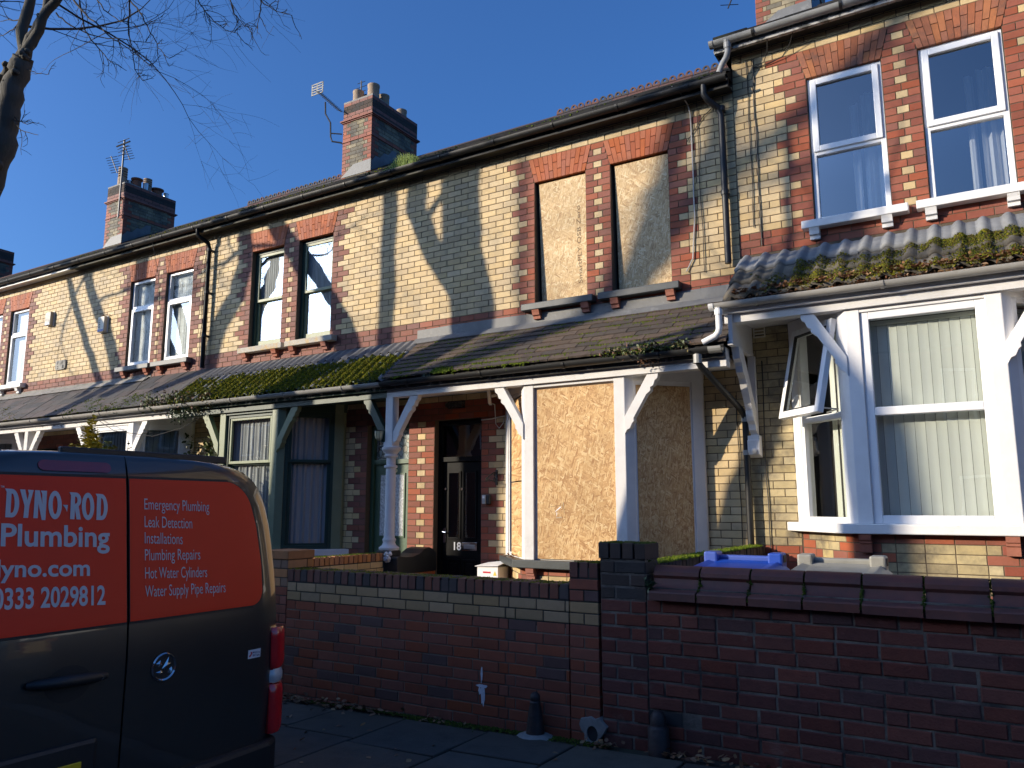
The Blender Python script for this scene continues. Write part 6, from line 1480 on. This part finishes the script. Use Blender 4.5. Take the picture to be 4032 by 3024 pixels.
stem_plant('golden_shrub', 'bushy golden-leaved shrub standing up behind the roof of the van', (-10.75, 6.2, .15), [(-10.62 + gs.gauss(0, .17), 6.2 + gs.gauss(0, .12), 2.05 + gs.uniform(0, .35)) for i in range(16)] + [(-10.60, 6.2, 2.74), (-10.57, 6.15, 2.62), (-10.64, 6.25, 2.55), (-10.46, 6.2, 2.42), (-10.74, 6.2, 2.45), (-10.85, 6.2, 2.3), (-10.12, 6.2, 2.36), (-10.05, 6.2, 2.2), (-10.2, 6.2, 2.15)], 'leaf_gold', .07, .025, .011, 1, rad=.035)
stem_plant('dark_shrub', 'upright dark-leaved stems in front of the white bay behind the van', (-9.9, 6.3, .15), [(-9.92, 6.3, 2.40), (-10.12, 6.3, 2.26), (-9.86, 6.35, 2.28), (-9.7, 6.3, 2.12), (-10.28, 6.3, 2.1), (-9.45, 6.3, 2.12)], 'leaf_dark', .075, .016, .06, 4)
t = plant('ivy', 'variegated ivy climbing the wall between the white and green bays', (-10.9, 8.3, .2), 'ivy')
for k in range(38):
    z = .6 + 1.95 * k / 38 + g.uniform(-.05, .05); clump(t, (-10.72 + .14 * math.sin(z * 3) + g.gauss(0, .09), 8.20 + g.uniform(-.05, .05), z), (.07, .05, .055), 42, 'leaf_ivy' if k % 2 else 'leaf_varieg', .07, .027, g)
for k in range(14): clump(t, (-11.2 + g.gauss(0, .12), 8.25, 1.6 + g.uniform(0, 1.0)), (.06, .04, .06), 22, 'leaf_dark', .07, .026, g)
b = B()
for k in range(6): b.tube([(-10.8 + g.gauss(0, .1), 8.33, .1), (-10.8 + g.gauss(0, .12), 8.30, 1.2), (-10.75 + g.gauss(0, .15), 8.28, 2.4)], .01, 5)
b.build('stems', 'twig', t)
t = plant('wall_weed', 'small green weed at the end of the terracotta coping', (-1.93, 4.83, 1.03), 'weed')
b = B(); lf = B()
for d in ((.3, -.2, 1), (.6, -.3, .9), (.1, -.4, .8), (-.2, -.3, .7), (.7, -.1, .6)):
    p = Vector((-1.925, 4.835, .985)); e = p + Vector(d).normalized() * .075; b.tube([p, e], .0025, 4)
    for q in range(8): leaf(lf, p.lerp(e, q / 8), rdir(g), (0, 0, 1), .03, .008)
b.build('stems', 'leaf_ivy', t); tag(lf.build('leaves', 'leaf_ivy', t, fix=False), kind='stuff')
# fallen leaves
def litter(name, pts, label, mat='dead_leaf', parent=None, l=.05):
    g = random.Random(len(pts)); b = B()
    for p in pts: leaf(b, p, (g.gauss(0, 1), g.gauss(0, 1), g.uniform(-.2, .5)), (g.gauss(0, .5), g.gauss(0, .5), 1), l * g.uniform(.5, 1.2), l * g.uniform(.18, .34))
    return tag(b.build(name, mat, parent, fix=False), label, kind='stuff')
pts = []
for cx, n, s_ in ((-5.0, 80, .12), (-4.55, 60, .12), (-4.2, 40, .1), (-3.6, 14, .15), (-2.2, 26, .08), (-1.75, 40, .12), (-1.4, 30, .15), (-.9, 20, .3)):
    for i in range(n): x = g.gauss(cx, s_); y = 4.80 - abs(g.gauss(0, .05)); pts.append((x, y, pz(x) + .006 + abs(g.gauss(0, .02))))
for i in range(40): x = g.uniform(-5, -2); pts.append((x, g.uniform(3.6, 4.8), pz(x) + .008))
litter('fallen_leaves', pts, 'brown fallen leaves along the foot of the garden walls')
E0, sl, nn, L = h20.slope
pts = [E0 + sl * abs(g.gauss(-.01, .05)) + nn * (.04 + abs(g.gauss(0, .012))) + Vector((g.uniform(-2.05, 1.4), 0, 0)) for i in range(900)]
pts += [Vector((g.uniform(-2.0, 1.3), 7.535 + g.gauss(0, .02), 3.52 + abs(g.gauss(0, .012)))) for i in range(350)]
litter('gutter_leaves', pts, None, parent=h20.canopy, l=.045)
litter('dead_leaves', [(-14.2 + g.gauss(0, .05), 8.36, 5.11 + g.uniform(0, .04)) for i in range(12)], 'dead leaves caught on top of the cream alarm box', l=.07)
litter('dead_leaves', [(-4.85 + g.gauss(0, .08), 7.9 + g.gauss(0, .05), .94 + g.uniform(0, .02)) for i in range(30)], 'dead leaves lying on the corner of the boarded bay sill', l=.05)

# ================================================================ street trees
def grow(b, p, d, r, ln, depth, g, tw, bend=.25, droop=0.0):
    """one branch and its children; thin ones go into tw"""
    n = 5; P = [Vector(p)]; d = Vector(d).normalized(); Rr = [r]
    for i in range(n):
        d = (d + Vector((g.gauss(0, bend), g.gauss(0, bend), g.gauss(0, bend) - droop)) * .5).normalized(); P.append(P[-1] + d * ln / n); Rr.append(r * (1 - .5 * (i + 1) / n))
    (b if r > .02 else tw).tube(P, Rr, 7 if r > .03 else 4 if r > .006 else 3, cap=False)
    if depth <= 0: return
    for k in range(g.choice((3, 4, 5)) if depth < 3 else 3):
        i = g.randint(1, n); dd = (d * .8 + rdir(g, 0) * .9).normalized()
        grow(b, P[i], dd, max(.0016, Rr[i] * g.uniform(.42, .6)), ln * g.uniform(.5, .75), depth - 1, g, tw, bend, droop)
    if depth > 0: grow(b, P[-1], d, max(.0016, Rr[-1] * .8), ln * .7, depth - 1, g, tw, bend, droop)
def knob(b, c, r, g):
    for i in range(7): q = Vector(c) + rdir(g, 0) * r * .6; b.lathe(q, [(.01, -r * .5), (r * .5, -r * .3), (r * .6, 0), (r * .4, r * .35), (.01, r * .5)], 7)
def tree(label, base, limbs, seed, twigs=()):
    g = random.Random(seed); t = plant('street_tree', label, base, 'tree', 'bare trees along the pavement'); tr = B(); tw = B()
    for pts, r0, r1, kids in limbs:
        n = len(pts); Q = []
        for i in range(n - 1):
            for q in range(4): Q.append(Vector(pts[i]).lerp(Vector(pts[i + 1]), q / 4) + Vector((g.gauss(0, .012), g.gauss(0, .012), 0)))
        Q.append(Vector(pts[-1])); k = len(Q); tr.tube(Q, [(r0 + (r1 - r0) * i / (k - 1)) * g.uniform(.95, 1.06) for i in range(k)], 12, cap=True)
        for i in range(kids):
            j = g.randint(k // 2, k - 1); d = (Q[j] - Q[j - 1]).normalized(); grow(tr, Q[j], d * .5 + rdir(g, .15), max(.012, r1 * .4), g.uniform(.9, 1.6), 3, g, tw)
    for p, d, r, ln, dp in twigs: grow(tr, p, d, r, ln, dp, g, tw, .16, .10)
    return t, tr, tw, g
def shade(X_, Z_, y): k = FY - y; return (X_ - SX * k, y, Z_ + SZ * k)       # the point at depth y that shades (X_, Z_) of the facade
yT = 3.9
# the tree at the upper left corner
def spray(tw, pts, r0, g, dens=1.0):
    """a hanging branch along given points with short side twigs that fork again"""
    P = [Vector(p) for p in pts]; Q = []
    for i in range(len(P) - 1):
        for q in range(4): Q.append(P[i].lerp(P[i + 1], q / 4) + rdir(g, 0) * .008)
    Q.append(P[-1]); k = len(Q); tw.tube(Q, [r0 * (1 - i / k) + .0022 for i in range(k)], 5, cap=False)
    for i in range(2, k):
        if g.random() > .45 * dens: continue
        d = (Q[i] - Q[i - 1]).normalized(); s_ = d.cross(Vector((.2, 1, .2))).normalized() * g.choice((-1, 1)); e = (d * g.uniform(.5, 1) + s_ * g.uniform(.4, .9) + rdir(g, 0) * .35).normalized(); ln = g.uniform(.10, .34) * (1.15 - .5 * i / k)
        A = [Q[i]]
        for q in range(4): e = (e + rdir(g, -.3) * .28).normalized(); A.append(A[-1] + e * ln / 4)
        tw.tube(A, [.0042, .0036, .003, .0024, .0018], 3, cap=False)
        for q in range(1, 5):
            if g.random() < .7:
                f = (e + rdir(g, 0) * .9).normalized(); l2 = g.uniform(.03, .10); m = A[q] + f * l2 * .5; tw.tube([A[q], m, m + (f + rdir(g, 0) * .5).normalized() * l2 * .5], [.0024, .002, .0014], 3, cap=False)
KT = .833
def near(q): return tuple(CAM + (Vector(q) - CAM) * KT)
limbs = [(((-9.75, yT, -.05), (-9.6, yT, 2.4), (-9.22, yT, 4.5), (-8.93, yT, 5.15), (-8.80, yT, 5.48), (-8.74, yT, 5.8), (-8.62, yT, 6.12), (-8.55, yT, 6.3)), .20, .125, 0),
         (((-8.62, yT, 6.15), (-8.60, yT, 6.3), (-8.61, yT, 6.7), (-8.50, yT, 7.25), (-8.3, yT + .1, 9.2)), .085, .05, 2),
         (((-8.60, yT, 6.2), (-8.50, yT + .02, 6.45), (-8.36, yT + .04, 6.72), (-8.12, yT + .08, 7.1), (-7.6, yT + .2, 8.6)), .07, .045, 2),
         (((-8.56, yT, 6.25), (-8.40, yT + .02, 6.5), (-8.20, yT + .04, 6.74), (-7.80, yT + .08, 7.08), (-7.0, yT + .3, 8.2)), .072, .045, 2),
         (((-9.4, yT - .02, 5.9), (-9.1, yT - .02, 6.04), (-8.85, yT - .02, 6.18), (-8.62, yT, 6.3), (-8.54, yT, 6.42)), .06, .06, 0)]
limbs = [([near(q) for q in pts], r0 * KT * .8, r1 * KT * .8, kd) for pts, r0, r1, kd in limbs]
limbs[0][0][0] = (-8.1, 3.44, -.05); limbs[0][0][1] = (-7.98, 3.40, 2.4)
t, tr, tw, g2 = tree('leaning bare tree with knobbly pruned trunk at the upper left corner', (-8.1, 3.44, 0), limbs, 21)
for c, r in (((-8.47, yT - .02, 6.30), .085), ((-8.55, yT - .06, 6.12), .075), ((-8.72, yT - .08, 6.22), .06), ((-8.66, yT - .08, 6.0), .06), ((-8.83, yT - .08, 6.12), .05), ((-8.28, yT, 6.68), .05), ((-8.83, yT - .05, 5.12), .11), ((-8.70, yT - .04, 5.62), .05), ((-8.66, yT - .04, 5.9), .045)): knob(tr, near(c), r * KT * .75, g2)
BR = [([(-8.65, 4.3, 7.43), (-8.52, 4.34, 7.23), (-8.21, 4.38, 6.92), (-7.77, 4.42, 6.54), (-7.43, 4.46, 6.28), (-7.09, 4.5, 6.03)], .011), ([(-8.59, 4.4, 7.47), (-8.58, 4.44, 7.31), (-8.47, 4.48, 6.92), (-8.23, 4.52, 6.62), (-8.04, 4.56, 6.44), (-7.78, 4.6, 6.26)], .009),
      ([(-7.64, 4.5, 7.17), (-7.72, 4.54, 7.06), (-7.79, 4.58, 6.76), (-7.72, 4.62, 6.47), (-7.72, 4.66, 6.28), (-7.63, 4.7, 6.15)], .008), ([(-7.78, 4.5, 7.23), (-7.72, 4.54, 7.06), (-7.54, 4.58, 6.82), (-7.42, 4.62, 6.61), (-7.32, 4.66, 6.42), (-7.18, 4.7, 6.27)], .008),
      ([(-8.59, 4.2, 7.01), (-8.33, 4.24, 6.79), (-7.99, 4.28, 6.58), (-7.35, 4.32, 6.33), (-6.94, 4.36, 6.18)], .007), ([(-8.28, 4.4, 7.29), (-8.04, 4.44, 7.0), (-7.78, 4.48, 6.79), (-7.58, 4.52, 6.72)], .006),
      ([(-6.84, 4.7, 7.0), (-6.8, 4.74, 6.84), (-6.73, 4.78, 6.72), (-6.64, 4.82, 6.58), (-6.48, 4.86, 6.46), (-6.34, 4.9, 6.39)], .006), ([(-6.43, 4.8, 6.9), (-6.41, 4.84, 6.76), (-6.39, 4.88, 6.62), (-6.3, 4.92, 6.49), (-6.17, 4.96, 6.41)], .006),
      ([(-6.06, 4.8, 6.76), (-5.93, 4.84, 6.58), (-5.81, 4.88, 6.46), (-5.56, 4.92, 6.33)], .005), ([(-5.88, 4.8, 6.54), (-5.92, 4.84, 6.45), (-6.01, 4.88, 6.33)], .004),
      ([(-8.6, 3.9, 6.78), (-8.91, 3.94, 6.78), (-9.31, 3.98, 6.85)], .008), ([(-8.6, 3.9, 6.76), (-8.94, 3.94, 6.9), (-9.35, 3.98, 7.05)], .006), ([(-8.71, 3.9, 5.73), (-8.59, 3.94, 5.59), (-8.48, 3.98, 5.55), (-8.33, 4.02, 5.54)], .004), ([(-8.73, 3.9, 5.72), (-8.53, 3.94, 5.48), (-8.24, 3.98, 5.36)], .004), ([(-8.45, 3.9, 6.14), (-8.31, 3.94, 6.05), (-8.15, 3.98, 6.02)], .003)]
for pts, r0 in BR: spray(tw, [near(q) for q in pts], r0 * KT, g2)
for a_, c_ in (((-7.0, 4.2, 8.2), (-7.7, 4.5, 7.2)), ((-7.0, 4.2, 8.2), (-6.84, 4.7, 7.0)), ((-7.0, 4.2, 8.2), (-6.25, 4.8, 6.9)), ((-7.8, 3.98, 7.1), (-8.62, 4.35, 7.45)), ((-7.9, 4.0, 7.6), (-8.28, 4.4, 7.3))):
    a_, c_ = Vector(near(a_)), Vector(near(c_)); tw.tube([a_, a_.lerp(c_, .5) + Vector((0, 0, .15)), c_], [.018, .012, .008], 5, cap=False)
tr.build('trunk', 'bark', t, smooth=60, fix=False); tag(tw.build('twigs', 'twig', t, fix=False), kind='stuff')
# trees outside the frame whose shadows lie across the fronts
def shadow_tree(label, specs, y, seed, kids=3):
    limbs = []
    for pts, r0, r1, kd in specs: limbs.append(([shade(a, z, y + dy) for a, z, dy in pts], r0, r1, kd))
    b0 = limbs[0][0][0]; limbs.insert(0, ([(b0[0] - .1, b0[1], -.1), (b0[0] - .05, b0[1], b0[2] * .5), b0], limbs[0][1] * 1.15, limbs[0][1], 0))
    t, tr, tw, g_ = tree(label, (b0[0], b0[1], 0), limbs, seed)
    tr.build('trunk', 'bark', t, smooth=60, fix=False); tag(tw.build('twigs', 'twig', t, fix=False), kind='stuff')
shadow_tree('bare street tree hidden behind the van, its forked shadow on the buff wall', [(((-5.65, 2.8, 0), (-5.75, 4.2, 0), (-5.92, 5.0, 0), (-5.95, 6.2, 0), (-5.9, 8.2, .1)), .27, .20, 2), (((-5.75, 4.1, 0), (-6.05, 4.5, 0), (-6.5, 5.2, 0), (-6.72, 5.7, 0), (-6.72, 6.3, .1), (-6.9, 8.0, .2)), .155, .12, 2)], 3.8, 31)
shadow_tree('bare young street tree outside the frame at left, its thin shadow by the green windows', [(((-7.25, 2.8, 0), (-7.25, 4.2, 0), (-7.22, 6.2, 0), (-7.3, 8.0, 0)), .115, .10, 2)], 3.7, 32)
shadow_tree('bare street tree outside the frame, its crossing shadow over the green windows', [(((-7.6, 3.0, 0), (-8.1, 4.2, 0), (-8.8, 5.1, 0), (-9.5, 5.9, 0), (-10.0, 6.6, 0), (-10.6, 8.0, 0)), .20, .13, 3), (((-11.3, 3.2, 0), (-10.9, 4.5, 0), (-10.5, 5.0, 0), (-10.3, 5.6, 0), (-10.4, 6.4, 0), (-10.2, 8, 0)), .15, .12, 3)], 3.3, 33)
shadow_tree('bare street tree outside the frame, its slanting shadows between the alarm boxes', [(((-13.4, 3.2, 0), (-13.75, 4.1, 0), (-14.2, 4.9, 0), (-14.75, 5.6, 0), (-15.05, 6.3, 0), (-15.5, 8, 0)), .15, .09, 3), (((-13.95, 3.4, .3), (-14.5, 4.2, .3), (-15.0, 5.0, .3), (-15.45, 5.7, .3), (-15.65, 6.2, .3), (-16, 8, .3)), .09, .07, 2), (((-12.9, 3.3, 0), (-13.1, 4.3, 0), (-13.2, 5.5, 0), (-13.1, 7.4, 0)), .18, .12, 2)], 3.4, 34)
shadow_tree('bare street tree across the road, its soft shadow on the right-hand house', [(((-6.1, .5, 0), (-5.3, 2.4, 0), (-4.4, 3.4, 0), (-3.6, 4.1, 0), (-3.2, 5.0, 0), (-2.85, 5.8, 0), (-2.5, 7.2, 0)), .21, .12, 2), (((-3.45, 4.35, 0), (-2.75, 4.9, .1), (-2.35, 5.6, .2), (-2.35, 6.6, .2), (-2.2, 8.0, .2)), .14, .1, 3), (((-2.6, 5.1, .2), (-1.9, 5.4, .2), (-1.2, 5.9, .2), (-.3, 6.6, .2), (.5, 7.5, .2)), .11, .08, 3)], -3.6, 35)
shadow_tree('second bare street tree across the road, its soft shadow on the right-hand bay', [(((-.2, 1.0, 0), (-.35, 2.2, 0), (-.9, 3.2, 0), (-1.1, 4.4, 0), (-.9, 6.0, 0)), .22, .16, 3), (((-4.95, 3.4, 0), (-5.0, 4.5, 0), (-4.95, 6.0, 0), (-4.8, 8.0, 0)), .055, .045, 2)], -4.0, 36)
